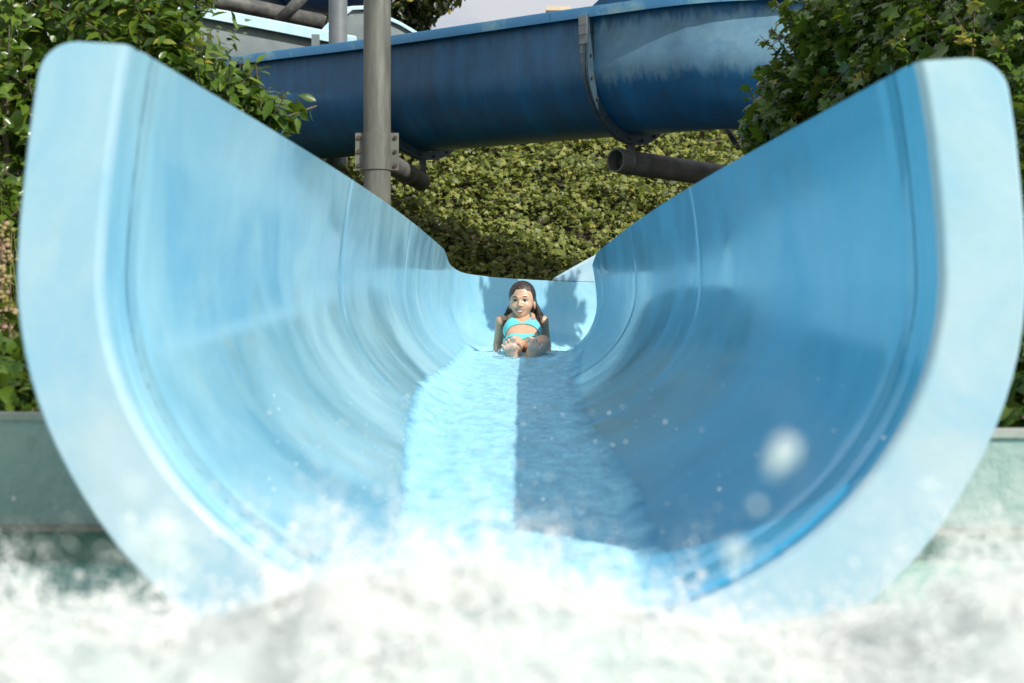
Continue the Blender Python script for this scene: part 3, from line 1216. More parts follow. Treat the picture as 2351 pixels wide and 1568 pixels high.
shrub('ivy_shrub', 'dark green ivy leaved shrub overhanging the right wall of the slide', [
    bl(1880, 150, 7.2, (.28, .5, .36)), bl(1980, 60, 7.0, (.40, .6, .45)), bl(1800, 250, 7.2, (.22, .4, .25)), bl(1745, 300, 7.3, (.13, .3, .12)),
    bl(2080, 180, 6.6, (.35, .6, .55)), bl(2240, 80, 6.2, (.5, .6, .7)), ((1.78, 8.0, 2.25), (.30, .4, .35)), *([((2.02, 9.0, 2.98), (.15, .24, .26))] * 3), *([((1.52, 8.65, 2.98), (.18, .24, .26))] * 3), bl(2380, 250, 5.6, (.5, .5, .8)), bl(2400, 600, 4.8, (.30, .5, .55))],  # repeated clumps are unseen growth, added to shade the slide's back wall
    520, 15, .072, IVY_V, IVY_F, IVYB_A, IVYB_O, 3000,
    [[(1.75, 6.8, .15), (1.7, 6.8, .9), (1.55, 6.8, 1.6), (1.4, 6.9, 1.9)], [(1.8, 6.6, .15), (1.85, 6.5, 1.0), (1.9, 6.4, 1.9)], [(1.72, 6.9, .15), (1.5, 7.0, .9), (1.25, 7.1, 1.5)], [(1.75, 6.85, .15), (1.8, 7.4, 1.4), (1.8, 8.1, 2.3), (2.0, 8.9, 2.95)], [(1.8, 7.9, 2.1), (1.65, 8.3, 2.5), (1.52, 8.65, 2.95)]],
    clip=clip_right)
# low plants above the pool walls at both edges
shrub('flowering_plant', 'low dark plant above the left pool wall at the picture edge', [
    bl(0, 850, 3.5, (.16, .2, .10)), bl(-30, 790, 3.6, (.14, .2, .12)), bl(-10, 900, 3.3, (.12, .12, .06))], 60, 10, .06, OVAL_V, OVAL_F, IVYB_A, IVYB_O, 120,
    [[(-1.2, 3.5, .13), (-1.2, 3.5, .4)]], n_obj=40, clip=clip_left)
shrub('withered_plant', 'low plant with yellowed leaves above the right pool wall at the picture edge', [
    bl(2350, 860, 3.3, (.14, .2, .12)), bl(2370, 760, 3.4, (.16, .2, .16)), bl(2340, 950, 3.2, (.12, .12, .06))], 70, 10, .075, IVY_V, IVY_F, IVYB_A, IVYB_O, 160,
    [[(1.15, 3.3, .13), (1.15, 3.3, .4)]], n_obj=40, clip=clip_right)

# grass tufts and flower heads at the left edge
def blades(name, spots, mat, label, h, n):
    V, F, Rn = [], [], []
    for (c, rad) in spots:
        for i in range(n):
            x, y = c[0] + rng.normal() * rad, c[1] + rng.normal() * rad
            hh = h * rng.uniform(.5, 1.1)
            lean = rng.normal(size=2) * .25 * hh
            w = .004
            a = rng.uniform(0, math.pi)
            wx, wy = math.cos(a) * w, math.sin(a) * w
            b0 = len(V)
            for t in (0, .5, 1):
                q = w * (1 - t * .85) / w
                cx_, cy_, cz = x + lean[0] * t * t, y + lean[1] * t * t, c[2] + hh * t * (1 - .12 * t)
                V += [(cx_ - wx * q, cy_ - wy * q, cz), (cx_ + wx * q, cy_ + wy * q, cz)]
            F += [(b0, b0 + 1, b0 + 3, b0 + 2), (b0 + 2, b0 + 3, b0 + 5, b0 + 4)]
            Rn += [rng.random()] * 6
    o = add(name, V, np.array(F), mat, None, True, rnd=Rn)
    return tag(o, label, 'grass', kind='stuff')


blades('grass', [((px(5, 520, 4.3).x, 4.3, .15), .10), ((px(20, 500, 4.6).x, 4.6, .15), .08), ((px(-20, 400, 5.0).x, 5.0, .3), .15)], GRASS_A, 'tall dry grass blades at the left edge beside the slide', .8, 45)


def blob_cluster(name, P, S, mat, label=None, cat=None, parent=None, kind='stuff', sub=1):
    import bmesh
    bm = bmesh.new()
    bmesh.ops.create_icosphere(bm, subdivisions=sub, radius=1)
    bv = np.array([v.co[:] for v in bm.verts]); bf = np.array([[v.index for v in f.verts] for f in bm.faces])
    bm.free()
    n = len(P)
    sq = rng.uniform(.75, 1.25, (n, 1, 3))
    V = bv[None] * S[:, None, None] * sq + P[:, None]
    F = (bf[None] + (np.arange(n) * len(bv))[:, None, None]).reshape(-1, 3)
    o = add(name, V.reshape(-1, 3), F, mat, parent, True, rnd=np.repeat(rng.random(n), len(bv)))
    return tag(o, label, cat, kind=kind)


fp = []
for yy, Yf in ((545, 4.0), (580, 4.1), (640, 3.9), (700, 4.0), (740, 3.9), (760, 4.1)):
    c = np.array(px(-2 + rng.uniform(-8, 8), yy, Yf))
    fp += [c + rng.normal(size=3) * .018 for i in range(34)]
fp = np.array(fp)
flow = thing('flower_stalks', 'faded yellow and pink flower heads at the left picture edge', 'flowers', (fp[:, 0].mean(), 4.0, .14))
blob_cluster('flower_head', fp, rng.uniform(.004, .009, len(fp)), FLOWER_A, parent=flow)
for k in range(6):
    c = fp[k * 34]
    MB().tube([(c[0] - .02, c[1], .14), (c[0], c[1], c[2])], .0025, 5).build('stalk', BARK, flow, True)

# ivy on the bank
def ivy_bank():
    e = thing('bank_ivy', 'dense sunlit ivy covering the bank behind the slide', 'ivy', (0, 14, 1.6))
    n = 42000
    Y = rng.uniform(13.0, 17.7, n)
    X = rng.uniform(-1, 1, n) * (2.3 + .18 * (Y - 13))
    zt = np.interp(Y, [p[0] for p in tp], [p[1] for p in tp])
    hum = .18 * fbm(X * 1.3, Y * 1.3, 3, 5) + .15 * fbm(X * 4.5, Y * 4.5, 2, 6)
    depth = rng.random(n) ** 1.8
    Z = zt + .16 + hum - depth * .20
    Yd = Y - .10 + depth * .08
    P = np.stack([X, Yd, Z], 1)
    N = np.array([0, -.62, .78])[None] + rng.normal(size=(n, 3)) * .52
    D = np.array([0, -.35, -.55])[None] + rng.normal(size=(n, 3)) * .6
    S = rng.uniform(.035, .075, n)
    R = frames(N, D)
    inf, xx, yy = in_frame(P)
    vis = (xx > 905) & (xx < 1560) & (yy > 350) & (yy < 640) & (depth < .15)
    order = np.argsort(-(S / Y * vis * (.5 + np.clip(-R[:, 1, 2], 0, 1))))
    leaf_objects(IVY_V, IVY_F, P[order[:300]], R[order[:300]], S[order[:300]], IVY_O, e)
    rest = order[300:]
    leaf_mass('foliage', IVY_V, IVY_F, P[rest], R[rest], S[rest], IVY_A, e)


ivy_bank()

# tree on the skyline
def tree(name, label, base, crown, n, size, mat):
    e = thing(name, label, 'tree', base)
    c0 = Vector(crown[0][0])
    tr = MB().tube([base, (base[0] + .1, base[1], (base[2] + c0.z) / 2), c0], [.16, .12, .05], 10).build('trunk', BARK, e, True)
    b = MB()
    for c, r in crown:
        c = Vector(c)
        b.tube([(base[0] + .08, base[1], base[2] + (c0.z - base[2]) * .6), c], [.06, .015], 6)
    b.build('limbs', BARK, e, True)
    P, N, D = [], [], []
    for i in range(n):
        c, r = crown[rng.integers(len(crown))]
        d = rng.normal(size=3); d /= np.linalg.norm(d)
        rad = rng.uniform(.25, 1.0) ** .5
        P.append(np.array(c) + d * np.array(r) * rad); N.append(d + rng.normal(size=3) * .5 + (0, 0, .4)); D.append(rng.normal(size=3) + (0, 0, -.5))
    P, N, D = map(np.array, (P, N, D))
    leaf_mass('crown', OVAL_V, OVAL_F, P, frames(N, D), rng.uniform(.7, 1.3, n) * size, mat, e)


def bb(x, y, Y, r):
    return (tuple(px(x, y, Y)), (r, r, r * .8))


tree('broadleaf_tree', 'dark green broadleaf tree on the skyline right of the thick grey post', (-1.7, 25, 4.3),
     [bb(930, -40, 25, .75), bb(985, -10, 24.6, .42), bb(920, 30, 24.8, .38), bb(955, 42, 24.8, .28), bb(870, -20, 25, .6), bb(1010, -40, 25, .5), bb(800, -60, 25.5, .8)], 5200, .10, TREE_A)
tree('broadleaf_tree', 'dark tree far behind the pale slide between the pipe braces', (-4.4, 27, 4.3),
     [bb(640, 40, 27, .7), bb(720, 60, 27, .6), bb(560, 20, 27.5, .7), bb(760, 20, 27.5, .7)], 3000, .12, TREE_A)


# ------------------------------------------------------------------ person
SKIN = None
def m_skin():
    M = Mat('skin')
    ob = M.coords('Object')
    c = M.ramp(M.noise(ob, 14, 4, .6), [(.35, (.58, .35, .225)), (.65, (.66, .41, .27))])
    sep = M.n('ShaderNodeSeparateXYZ')
    M.l(ob, sep.inputs[0])
    sole = M.ramp(M.math('SUBTRACT', sep.outputs['Y'], 8.0), [(.285, 1.0), (.320, 0.0)])      # paler soles
    c = M.mix(sole, c, (.66, .45, .34))
    M.set(Base_Color=c, Roughness=.38, Subsurface_Weight=.12, Subsurface_Radius=(.02, .008, .004), Subsurface_Scale=.3, Coat_Weight=.08, Coat_Roughness=.25)
    return M.m


SKIN = m_skin()
HAIR = m_simple('wet_brown_hair', (.007, .0045, .003), (.042, .024, .014), 34, .30, 0, .6, 90, (1, 1, .4), Specular_IOR_Level=.7)
EYEW = Mat('eye_white').set(Base_Color=(.62, .60, .57), Roughness=.2).m
IRIS = Mat('iris').set(Base_Color=(.02, .012, .008), Roughness=.1).m
LIPM = Mat('lips').set(Base_Color=(.42, .15, .11), Roughness=.35).m
TOOTH = Mat('teeth').set(Base_Color=(.82, .80, .74), Roughness=.25).m
BROW = Mat('brow').set(Base_Color=(.035, .02, .012), Roughness=.7).m


def m_swim():
    M = Mat('aqua_swim_fabric')
    ob = M.coords('Object')
    pr = M.ramp(M.noise(M.coords('Object', (1, 2, 1)), 26, 3, .6, 1.5), [(.56, 0.0), (.62, 1.0)])
    sep = M.n('ShaderNodeSeparateXYZ')
    M.l(M.coords('Object'), sep.inputs[0])
    # printed motif only towards one side of the garment
    side = M.ramp(sep.outputs['X'], [(.085, 0.0), (.12, 1.0)])
    c = M.mix(M.math('MULTIPLY', pr, side), (.13, .62, .62), (.42, .06, .22))
    M.set(Base_Color=c, Roughness=.45)
    M.bump(M.noise(ob, 300, 2), .1, .002)
    return M.m


SWIM = m_swim()
SWIMDARK = Mat('swim_trim').set(Base_Color=(.06, .42, .44), Roughness=.5).m


class SDF:
    def __init__(self, lo, hi, h):
        self.lo, self.h = np.array(lo), h
        self.n = np.ceil((np.array(hi) - self.lo) / h).astype(int) + 1
        self.g = np.full(self.n, 1.0, dtype=np.float32)
        self.ax = [self.lo[i] + np.arange(self.n[i]) * h for i in range(3)]

    def _box(self, a, b):
        i0 = np.clip(np.floor((np.array(a) - self.lo) / self.h).astype(int), 0, self.n - 1)
        i1 = np.clip(np.ceil((np.array(b) - self.lo) / self.h).astype(int) + 1, 1, self.n)
        sl = tuple(slice(i0[k], i1[k]) for k in range(3))
        X = self.ax[0][sl[0]][:, None, None]; Y = self.ax[1][sl[1]][None, :, None]; Z = self.ax[2][sl[2]][None, None, :]
        return sl, X, Y, Z

    def _put(self, sl, d, k, sub=False):
        a = self.g[sl]
        if not sub:
            h = np.clip(.5 + .5 * (a - d) / k, 0, 1)
            self.g[sl] = a * (1 - h) + d * h - k * h * (1 - h)
        else:
            d = -d
            h = np.clip(.5 - .5 * (a - d) / k, 0, 1)
            self.g[sl] = a * (1 - h) + d * h + k * h * (1 - h)

    def cone(self, a, b, r1, r2, k=.012, sub=False):
        a, b = np.array(a, float), np.array(b, float)
        m = max(r1, r2) + k + 3 * self.h
        sl, X, Y, Z = self._box(np.minimum(a, b) - m, np.maximum(a, b) + m)
        ab = b - a
        L2 = max(ab.dot(ab), 1e-9)
        t = np.clip(((X - a[0]) * ab[0] + (Y - a[1]) * ab[1] + (Z - a[2]) * ab[2]) / L2, 0, 1)
        d = np.sqrt((X - a[0] - ab[0] * t) ** 2 + (Y - a[1] - ab[1] * t) ** 2 + (Z - a[2] - ab[2] * t) ** 2) - (r1 + (r2 - r1) * t)
        self._put(sl, d, k, sub)

    def ell(self, c, r, k=.012, sub=False, rot=None):
        c, r = np.array(c, float), np.array(r, float)
        m = r.max() + k + 3 * self.h
        sl, X, Y, Z = self._box(c - m, c + m)
        x, y, z = X - c[0], Y - c[1], Z - c[2]
        if rot is not None:
            x, y, z = (rot[0][0] * x + rot[1][0] * y + rot[2][0] * z, rot[0][1] * x + rot[1][1] * y + rot[2][1] * z, rot[0][2] * x + rot[1][2] * y + rot[2][2] * z)
        q = np.sqrt((x / r[0]) ** 2 + (y / r[1]) ** 2 + (z / r[2]) ** 2)
        q2 = np.sqrt((x / r[0] ** 2) ** 2 + (y / r[1] ** 2) ** 2 + (z / r[2] ** 2) ** 2) + 1e-6
        self._put(sl, q * (q - 1) / q2, k, sub)

    def mesh(self):
        g = self.g
        neg = g < 0
        c = [neg[i:neg.shape[0] - 1 + i, j:neg.shape[1] - 1 + j, k:neg.shape[2] - 1 + k] for i in (0, 1) for j in (0, 1) for k in (0, 1)]
        cnt = sum(x.astype(np.int8) for x in c)
        act = (cnt > 0) & (cnt < 8)
        idx = -np.ones(act.shape, dtype=np.int64)
        I = np.argwhere(act)
        idx[act] = np.arange(len(I))
        acc = np.zeros((len(I), 3)); num = np.zeros(len(I))
        for ax in range(3):
            o = [q for q in range(3) if q != ax]
            for u in (0, 1):
                for v in (0, 1):
                    s = I.copy(); s[:, o[0]] += u; s[:, o[1]] += v
                    e = s.copy(); e[:, ax] += 1
                    ga = g[s[:, 0], s[:, 1], s[:, 2]]; gb = g[e[:, 0], e[:, 1], e[:, 2]]
                    cr_ = (ga < 0) != (gb < 0)
                    t = np.where(cr_, ga / np.where(cr_, ga - gb, 1), 0)
                    p = s.astype(float); p[:, ax] += t
                    acc += p * cr_[:, None]; num += cr_
        V = acc / num[:, None] * self.h + self.lo
        Fs = []
        for ax in range(3):
            o = [q for q in range(3) if q != ax]
            sh = list(g.shape); sh[ax] -= 1
            a = np.take(neg, range(0, g.shape[ax] - 1), ax); b = np.take(neg, range(1, g.shape[ax]), ax)
            E = np.argwhere(a != b)
            E = E[(E[:, o[0]] > 0) & (E[:, o[1]] > 0) & (E[:, o[0]] < act.shape[o[0]]) & (E[:, o[1]] < act.shape[o[1]])]
            q = []
            for (u, v) in ((-1, -1), (0, -1), (0, 0), (-1, 0)):
                s = E.copy(); s[:, o[0]] += u; s[:, o[1]] += v
                q.append(idx[s[:, 0], s[:, 1], s[:, 2]])
            q = np.stack(q, 1)
            flip = neg[E[:, 0], E[:, 1], E[:, 2]]
            if ax == 1: flip = ~flip
            q[~flip] = q[~flip][:, ::-1]
            Fs.append(q)
        return V, np.concatenate(Fs)


def person():
    CXp = .060
    root = thing('person', 'smiling child in an aqua swimsuit sliding feet first down the slide', 'person', (CXp, 8.95, .46))
    # ---------- body, one continuous surface
    sd = SDF((-.24, 8.16, .40), (.36, 9.52, 1.00), .0045)
    spine = [((9.245), .728, .030, .046), (9.175, .668, .048, .055), (9.09, .618, .040, .053), (9.02, .585, .040, .051), (8.94, .555, .052, .054)]
    for (y0, z0, o0, r0), (y1, z1, o1, r1) in zip(spine[:-1], spine[1:]):
        for s in (-1, 1):
            sd.cone((CXp + s * o0, y0, z0), (CXp + s * o1, y1, z1), r0, r1, .03)
        sd.cone((CXp, y0, z0), (CXp, y1, z1), r0, r1, .02)
    hc = np.array((CXp - .002, 9.215, .845))
    yaw = math.radians(-9)
    cy, sy = math.cos(yaw), math.sin(yaw)
    def H(x, y, z):
        return (hc[0] + x * cy - y * sy, hc[1] + x * sy + y * cy, hc[2] + z)
    sd.cone((CXp, 9.262, .735), H(0, .036, -.070), .032, .031, .018)
    for s in (-1, 1):
        sh = (CXp + s * .122, 9.262, .716)
        sd.cone((CXp + s * .03, 9.255, .738), sh, .028, .030, .03)
        el = (CXp + s * .146, 9.345, .575)
        wr = (CXp + s * .156, 9.262, .520)
        sd.cone(sh, el, .0345, .026, .015)
        sd.cone(el, wr, .026, .019, .012)
        pm = (wr[0] + s * .004, wr[1] - .05, wr[2] - .004)
        sd.cone(wr, pm, .017, .017, .008)
        sd.cone((wr[0] + s * .014, wr[1] - .02, wr[2]), (pm[0] + s * .014, pm[1], pm[2]), .012, .012, .008)
        for k, (fx, fl) in enumerate(((-.016, .042), (-.004, .050), (.008, .047), (.020, .036))):
            b0 = (pm[0] + fx, pm[1], pm[2])
            m0 = (pm[0] + fx * 1.25, pm[1] - fl * .55, pm[2] + .006)
            t0 = (pm[0] + fx * 1.35, pm[1] - fl, pm[2] - .004)
            sd.cone(b0, m0, .0085, .0078, .003); sd.cone(m0, t0, .0078, .0065, .002)
        sd.cone((wr[0] - s * .012, wr[1] - .015, wr[2]), (wr[0] - s * .034, wr[1] - .045, wr[2] + .002), .009, .008, .004)
        # legs
        hip = (CXp + s * .056, 8.93, .555)
        kn = (CXp + (.108 if s > 0 else -.040), 8.625, .566 if s > 0 else .562)
        an = (CXp - .006 + s * .050, 8.355, .505)
        sd.cone(hip, kn, .058, .039, .02)
        sd.cone((kn[0], kn[1] + .01, kn[2] + .006), (kn[0], kn[1] - .02, kn[2]), .041, .039, .015)
        mid = (kn[0] * .62 + an[0] * .38, kn[1] * .62 + an[1] * .38, kn[2] * .62 + an[2] * .38 - .012)
        sd.cone(kn, mid, .038, .038, .015); sd.cone(mid, an, .038, .025, .015)
        # foot: heel down in the water, sole towards the viewer, toes up and slightly out
        heel = np.array((an[0], 8.335, .462))
        ball = np.array((an[0] + s * .016, 8.285, .542))
        sd.cone(an, heel, .026, .034, .015)
        sd.cone(heel, (ball[0] - s * .002, ball[1] + .012, ball[2] - .01), .034, .030, .014)
        sd.cone((an[0], an[1] - .005, an[2] + .005), (ball[0], ball[1] + .02, ball[2]), .024, .020, .015)
        sd.cone((ball[0] - s * .019, ball[1], ball[2]), (ball[0] + s * .022, ball[1] + .004, ball[2] - .012), .022, .019, .014)
        for k in range(5):
            x = ball[0] + s * (-.026 + .0145 * k + (.003 if k == 0 else 0))
            rr = (.0125, .0088, .0085, .0080, .0074)[k]
            ln = (.034, .034, .030, .024, .016)[k]
            zb = ball[2] + .008 - .0022 * k * k * .55
            p1 = (x, ball[1] - .002, zb)
            p2 = (x + s * .001 * k, ball[1] - .010, zb + ln * .65)
            p3 = (x + s * .002 * k, ball[1] - .017, zb + ln)
            sd.cone(p1, p2, rr * .9, rr * .9, .003); sd.cone(p2, p3, rr, rr * .92, .002)
        sd.ell((ball[0] - s * .008, ball[1] - .020, ball[2] - .052), (.016, .012, .026), .010, sub=True)
    # navel
    sd.ell((CXp, 9.0, .642), (.005, .006, .006), .006, sub=True)
    # head, modelled on its own and then joined to the neck
    trunk = sd
    sd = SDF((-.24, 8.16, .40), (.36, 9.52, 1.00), .0045)
    sd.ell(H(0, .015, .018), (.074, .090, .084), .01)
    sd.ell(H(0, -.012, -.036), (.059, .066, .066), .03)
    sd.ell(H(0, -.034, -.072), (.040, .040, .034), .02)
    sd.ell(H(0, -.053, -.091), (.019, .020, .018), .018)
    for s in (-1, 1):
        sd.ell(H(s * .036, -.047, -.044), (.024, .023, .021), .018)
        sd.ell(H(s * .030, -.081, -.011), (.017, .013, .0105), .009, sub=True)
        sd.cone(H(s * .010, -.074, .005), H(s * .044, -.061, .005), .0075, .005, .010)
        sd.ell(H(s * .0735, .012, -.033), (.007, .016, .026), .005)
    sd.cone(H(0, -.070, -.004), H(0, -.0905, -.040), .0055, .0090, .008)
    for s in (-1, 1):
        sd.ell(H(s * .0105, -.083, -.043), (.0070, .008, .0062), .005)
    sd.ell(H(0, -.086, -.0735), (.027, .010, .0075), .006, sub=True)
    a_, d_ = trunk.g, sd.g
    h_ = np.clip(.5 + .5 * (a_ - d_) / .008, 0, 1)
    sd.g = a_ * (1 - h_) + d_ * h_ - .008 * h_ * (1 - h_)
    V, F = sd.mesh()
    body = add('body', V, F, SKIN, root, True)
    sm = body.modifiers.new('smooth', 'SMOOTH'); sm.factor = .5; sm.iterations = 2
    # normals for the clothes
    me = body.data
    nr = np.empty(len(me.vertices) * 3); me.vertices.foreach_get('normal', nr); nr = nr.reshape(-1, 3)
    # ---------- clothes follow the body
    x = V[:, 0] - CXp; y = V[:, 1]; z = V[:, 2]
    ax = np.array((0, .862, .507)); o = np.array((0, 8.94, .555))
    t = (y - o[1]) * ax[1] + (z - o[2]) * ax[2]            # along the trunk
    armless = np.abs(x) < .107 - .02 * np.clip((t - .25) / .05, 0, 1)
    def garment(name, mask, mat, off):
        keep = mask[F].all(1)
        f = F[keep]
        used = np.unique(f)
        mp = -np.ones(len(V), dtype=int); mp[used] = np.arange(len(used))
        v = V[used] + nr[used] * off
        g = add(name, v, mp[f], mat, root, True)
        s_ = g.modifiers.new('smooth', 'SMOOTH'); s_.factor = .5; s_.iterations = 3
        so = g.modifiers.new('thick', 'SOLIDIFY'); so.thickness = .003; so.offset = 1
        return g
    up = nr[:, 2] - nr[:, 1] > -.1
    ax_ = np.abs(x)
    top_hi = .290 - .070 * np.clip(1 - ax_ / .058, 0, 1) ** .9 - .045 * np.clip((ax_ - .058) / .04, 0, 1)
    top_lo = .205 - .055 * np.clip((ax_ - .02) / .08, 0, 1) ** 1.4
    torso = (y > 8.86) & (y < 9.36) & (z < .80)
    garment('swim_top', torso & (ax_ < .112) & (t < top_hi) & (t > top_lo), SWIM, .0035)
    garment('swim_bottom', torso & (t < .062 + .02 * np.clip(ax_ / .1, 0, 1)) & (t > -.045) & (y > 8.90) & (ax_ < .104), SWIM, .0035)
    for s in (-1, 1):
        pts = [(CXp + s * .056, 9.172, .746), (CXp + s * .050, 9.205, .763), (CXp + s * .040, 9.240, .772), (CXp + s * .024, 9.290, .774)]
        MB().tube(pts, .0035, 6).build('halter_strap', SWIMDARK, root, True)
    # ---------- face
    for s in (-1, 1):
        e = np.array(H(s * .030, -.0645, -.0125))
        ey = MB(); uvs(ey, e, (.0125, .010, .0068)); ey = ey.build('eye', EYEW, root, True)
        ir = MB(); uvs(ir, np.array(H(s * .0295, -.0735, -.0125)), (.0056, .0028, .0056)); ir.build('iris', IRIS, ey, True)
        MB().tube([H(s * .015, -.0715, -.0120), H(s * .024, -.0770, -.0062), H(s * .034, -.0750, -.0062), H(s * .045, -.0660, -.0115)], [.0012, .0022, .0022, .0012], 6).build('eyelash', BROW, root, True)
        MB().tube([H(s * .013, -.0790, .0065), H(s * .025, -.0780, .0115), H(s * .037, -.0720, .0125), H(s * .048, -.0620, .0075)], [.0018, .0028, .0024, .0010], 6).build('eyebrow', BROW, root, True)
    def arc(zc, w, dip, yb, n=9):
        return [H(w * (q / (n - 1) * 2 - 1), yb + .013 * (q / (n - 1) * 2 - 1) ** 2, zc + dip * (q / (n - 1) * 2 - 1) ** 2) for q in range(n)]
    rr = [.0012, .0022, .0030, .0034, .0032, .0034, .0030, .0022, .0012]
    MB().tube(arc(-.0665, .030, .0060, -.0815), [q * .75 for q in rr], 8).build('upper_lip', LIPM, root, True)
    MB().tube(arc(-.0825, .029, .0210, -.0810), rr, 8).build('lower_lip', LIPM, root, True)
    a1, a2 = arc(-.0672, .027, .0060, -.0800), arc(-.0780, .025, .0165, -.0800)
    MB().raw(a1 + a2, [(i, i + 1, 9 + i + 1, 9 + i) for i in range(8)]).build('teeth', TOOTH, root, True)
    # ---------- hair: wet, slicked back, hanging behind the ears onto the chest
    hd = SDF((hc[0] - .15, hc[1] - .14, hc[2] - .16), (hc[0] + .15, hc[1] + .17, hc[2] + .14), .004)
    hd.ell(H(0, .022, .022), (.081, .095, .0895), .01)
    hd.cone(H(0, .075, .0), H(0, .085, -.11), .06, .045, .03)
    hd.cone(H(-.05, .05, -.02), H(-.080, .045, -.13), .03, .026, .02)
    hd.cone(H(.05, .05, -.02), H(.080, .045, -.13), .03, .026, .02)
    Xg = (hd.ax[0] - hc[0])[:, None, None]; Yg = (hd.ax[1] - hc[1])[None, :, None]; Zg = (hd.ax[2] - hc[2])[None, None, :]
    ang = np.arctan2(Xg, Zg + .03) + 0 * Yg
    hd.g += (.0010 * np.sin(ang * 61 + 25 * Yg) * np.sin(Yg * 35 + ang * 3) + .0007 * np.sin(ang * 113 - 35 * Yg)).astype(np.float32)
    line = -.060 + .006 * np.sin(Xg * 160) + np.clip(.050 - Zg, 0, 1) * .70 + .0 * Yg + .25 * np.clip(np.abs(Xg) - .035, 0, 1) * np.clip(Zg, 0, .06) / .06 * .6
    line = np.where(Zg > .050, -.060 + .006 * np.sin(Xg * 160) - (Zg - .050) * 1.6, line)
    cut = (line - Yg).astype(np.float32) + np.zeros_like(hd.g)
    hd.g = np.maximum(hd.g, cut)
    hv, hf = hd.mesh()
    hair = add('hair', hv, hf, HAIR, root, True)
    st = MB()
    for s in (-1, 1):
        for k in range(90):
            f = rng.random()
            w = rng.normal(size=3) * .006
            a = np.array(H(s * (.070 + .008 * rng.random()), .03 + .05 * f, -.005 - .02 * rng.random()))
            b_ = np.array(H(s * (.082 + .018 * rng.random()), .020 + .05 * f, -.085)) + w
            c_ = np.array(H(s * (.084 + .022 * rng.random()), -.005 + .05 * f, -.118 - .02 * rng.random())) + w * 1.5
            d_ = np.array(H(s * (.074 + .035 * rng.random()), -.035 + .045 * f, -.150 - .05 * rng.random())) + w * 2
            if rng.random() < .22:
                d_ = np.array(H(s * (.06 + .03 * rng.random()), -.085, -.18)) + w
            cc = catmull([a, b_, c_, d_], 4)
            st.tube(cc, np.linspace(.0030, .0009, len(cc)), 5, False)
    tag(st.build('hair_strands', HAIR, hair, True), kind='stuff')
    for s in (-1, 1):
        m = MB(); uvs(m, np.array(H(s * .081, .004, -.056)), (.003, .003, .003)); m.build('earring', GALV_B, root, True)


def uvs(mb, c, r, n=12, m=8):
    v, f = [], []
    for i in range(m + 1):
        ph = math.pi * i / m
        for k in range(n):
            a = 2 * math.pi * k / n
            v.append((c[0] + r[0] * math.sin(ph) * math.cos(a), c[1] + r[1] * math.sin(ph) * math.sin(a), c[2] + r[2] * math.cos(ph)))
    for i in range(m):
        for k in range(n):
            f.append((i * n + k, i * n + (k + 1) % n, (i + 1) * n + (k + 1) % n, (i + 1) * n + k))
    mb.raw(v, f)


person()

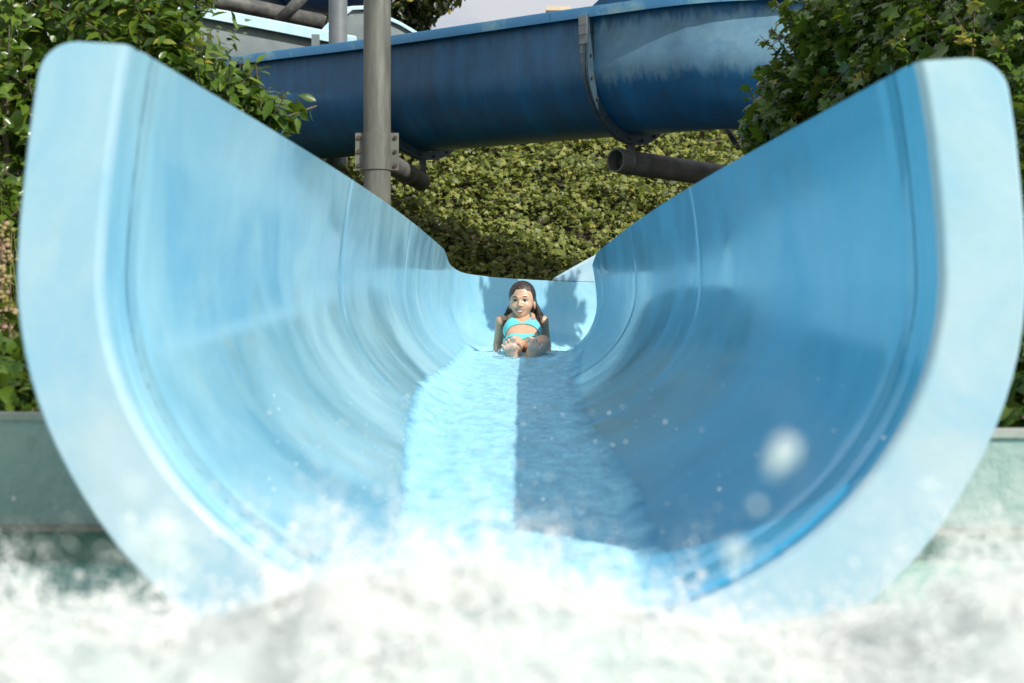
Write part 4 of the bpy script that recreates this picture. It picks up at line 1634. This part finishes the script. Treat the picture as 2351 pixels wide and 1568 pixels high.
# ------------------------------------------------------------------ splash in the foreground
def splash():
    nx_, ny_ = 260, 190
    X, Y = np.meshgrid(np.linspace(-1.25, 1.25, nx_), np.linspace(.60, 2.35, ny_))
    xp = CX + F_PX * X / np.clip(Y, .9, 1.3)
    crest = np.interp(xp, [-600, 0, 250, 400, 560, 740, 1000, 1200, 1330, 1450, 1700, 1900, 2100, 2250, 2500, 3200],
                      [.132, .132, .130, .122, .134, .152, .152, .148, .136, .122, .114, .110, .130, .152, .154, .145])
    env = np.exp(-((Y - 1.02) / .34) ** 2) + .45 * np.exp(-((Y - 1.55) / .45) ** 2)
    env *= np.clip((2.30 - Y) / .6, 0, 1) ** 1.2
    b = fbm(X * 5, Y * 5, 5, 2)
    rid = 1 - np.abs(fbm(X * 9, Y * 9, 4, 17))
    Z = crest * env * (1 + .20 * b) + .016 * (rid - .6) * np.clip(env + .2, 0, 1) + .009 * fbm(X * 26, Y * 26, 3, 44) * np.clip(env * 1.6, 0, 1) - .004
    # keep the slide floor's run-out clear
    V = np.stack([X.ravel(), Y.ravel(), Z.ravel()], 1)
    i0 = (np.arange(ny_ - 1)[:, None] * nx_ + np.arange(nx_ - 1)[None]).ravel()
    tag(add('splash_foam', V, np.stack([i0, i0 + 1, i0 + nx_ + 1, i0 + nx_], 1), FOAM), 'churning white foam in front of the slide mouth', 'foam', kind='stuff')
    # flying droplets
    n = 12000
    ix = rng.integers(0, nx_, n); iy = np.clip(rng.normal(48, 26, n).astype(int), 0, ny_ - 1)
    P = np.stack([X[iy, ix], Y[iy, ix], Z[iy, ix] + rng.exponential(.006, n) * rng.uniform(.2, 1.8, n) - .001], 1) + rng.normal(size=(n, 3)) * .004
    S = np.clip(rng.exponential(.0007, n) + .0004, 0, .003)
    jp, js = [], []
    for j in range(620):          # torn fingers of water thrown up out of the foam
        Yb = rng.normal(1.06, .20)
        if not .68 < Yb < 1.7: continue
        Xb = rng.uniform(-.36, .36) * Yb
        q = CX + F_PX * Xb / Yb
        amp = np.interp(q, [0, 250, 400, 560, 740, 1000, 1250, 1350, 1500, 1900, 2100, 2250, 2351], [.022, .018, .016, .030, .050, .040, .040, .024, .016, .014, .026, .046, .046])
        iy_ = int(np.clip((Yb - .60) / 1.75 * (ny_ - 1), 0, ny_ - 1)); ix_ = int(np.clip((Xb + 1.25) / 2.5 * (nx_ - 1), 0, nx_ - 1))
        base = np.array((Xb, Yb, Z[iy_, ix_] - .012))
        d = np.array((rng.normal() * .55, rng.normal() * .5, 1.0)); d /= np.linalg.norm(d)
        ln = min(rng.exponential(amp), .10) + .012
        m_ = int(26 + ln * 700)
        t = rng.random(m_) ** .8
        pts = base + d * (ln * t)[:, None] + rng.normal(size=(m_, 3)) * (.003 + .007 * t)[:, None]
        jp.append(pts); js.append((.0026 * (1 - t) + .0006) * rng.uniform(.45, 1.25, m_))
    P = np.concatenate([P] + jp); S = np.concatenate([S] + js)
    extra, es = [], []
    def burst(x, y, Yd, spread, cnt, r):
        c = np.array(px(x, y, Yd))
        for _ in range(cnt):
            extra.append(c + rng.normal(size=3) * spread); es.append(r * rng.uniform(.5, 1.2))
    burst(1795, 1055, .48, .0012, 3, .0040)
    burst(372, 1230, .60, .006, 60, .0016); burst(340, 1245, .60, .005, 24, .0015); burst(312, 1108, .50, .001, 2, .0026); burst(410, 1290, .62, .005, 22, .0015); burst(350, 1330, .70, .014, 60, .0012)
    burst(1690, 1265, .60, .004, 20, .0016); burst(1755, 1158, .55, .001, 1, .0022)
    burst(775, 1185, 1.1, .010, 90, .0012); burst(745, 1215, 1.1, .014, 160, .0013); burst(640, 1265, 1.1, .014, 120, .0012); burst(1215, 1185, .9, .006, 12, .0014)
    burst(1245, 1245, 1.1, .018, 140, .0012); burst(1000, 1250, 1.1, .03, 240, .0012)
    burst(2230, 1290, .75, .02, 240, .0013); burst(2290, 1330, .70, .025, 300, .0013); burst(40, 1390, .8, .02, 200, .0012)
    burst(50, 1310, .6, .0015, 1, .0025)
    for _ in range(260):      # larger clear drops in front of the foam
        Yd = rng.uniform(.62, 1.15)
        xx_ = rng.uniform(-.34, .34) * Yd
        iy_ = int(np.clip((Yd - .60) / 1.75 * (ny_ - 1), 0, ny_ - 1)); ix_ = int(np.clip((xx_ + 1.25) / 2.5 * (nx_ - 1), 0, nx_ - 1))
        extra.append(np.array((xx_, Yd, Z[iy_, ix_] + .006 + rng.exponential(.016)))); es.append(rng.uniform(.0016, .0034))
    for _ in range(900):      # beads on the running water and the wet walls
        Yd = rng.uniform(2.3, 7.8)
        xx_ = rng.normal() * .17
        o, r, t, wx, wz = station(Yd)
        extra.append(np.array((o.x + xx_, Yd, o.z + max(.030 + .004 * (Yd - 2), chan_z(xx_, Yd) + .002) + rng.exponential(.006)))); es.append(rng.uniform(.0005, .0015))
    for _ in range(420):      # spray thrown up round the rider
        sd_ = rng.choice((-1, 1))
        Yd = rng.uniform(8.15, 9.35)
        extra.append(np.array((.06 + sd_ * abs(rng.normal(.17, .05)), Yd, floor_z(Yd) + .07 + rng.exponential(.016)))); es.append(rng.uniform(.0010, .0030))
    for _ in range(150):      # fine spray in the channel behind the foam
        Yd = rng.uniform(1.7, 3.6)
        extra.append(np.array((rng.normal() * .3, Yd, rng.uniform(.10, .30) + .05 * (Yd - 2)))); es.append(rng.uniform(.0008, .0020))
    P = np.concatenate([P, np.array(extra)]); S = np.concatenate([S, np.array(es)])
    ok = P[:, 1] > .40
    blob_cluster('water_droplets', P[ok], S[ok], DROP, 'white water drops flying above the foam', 'water drops')


splash()
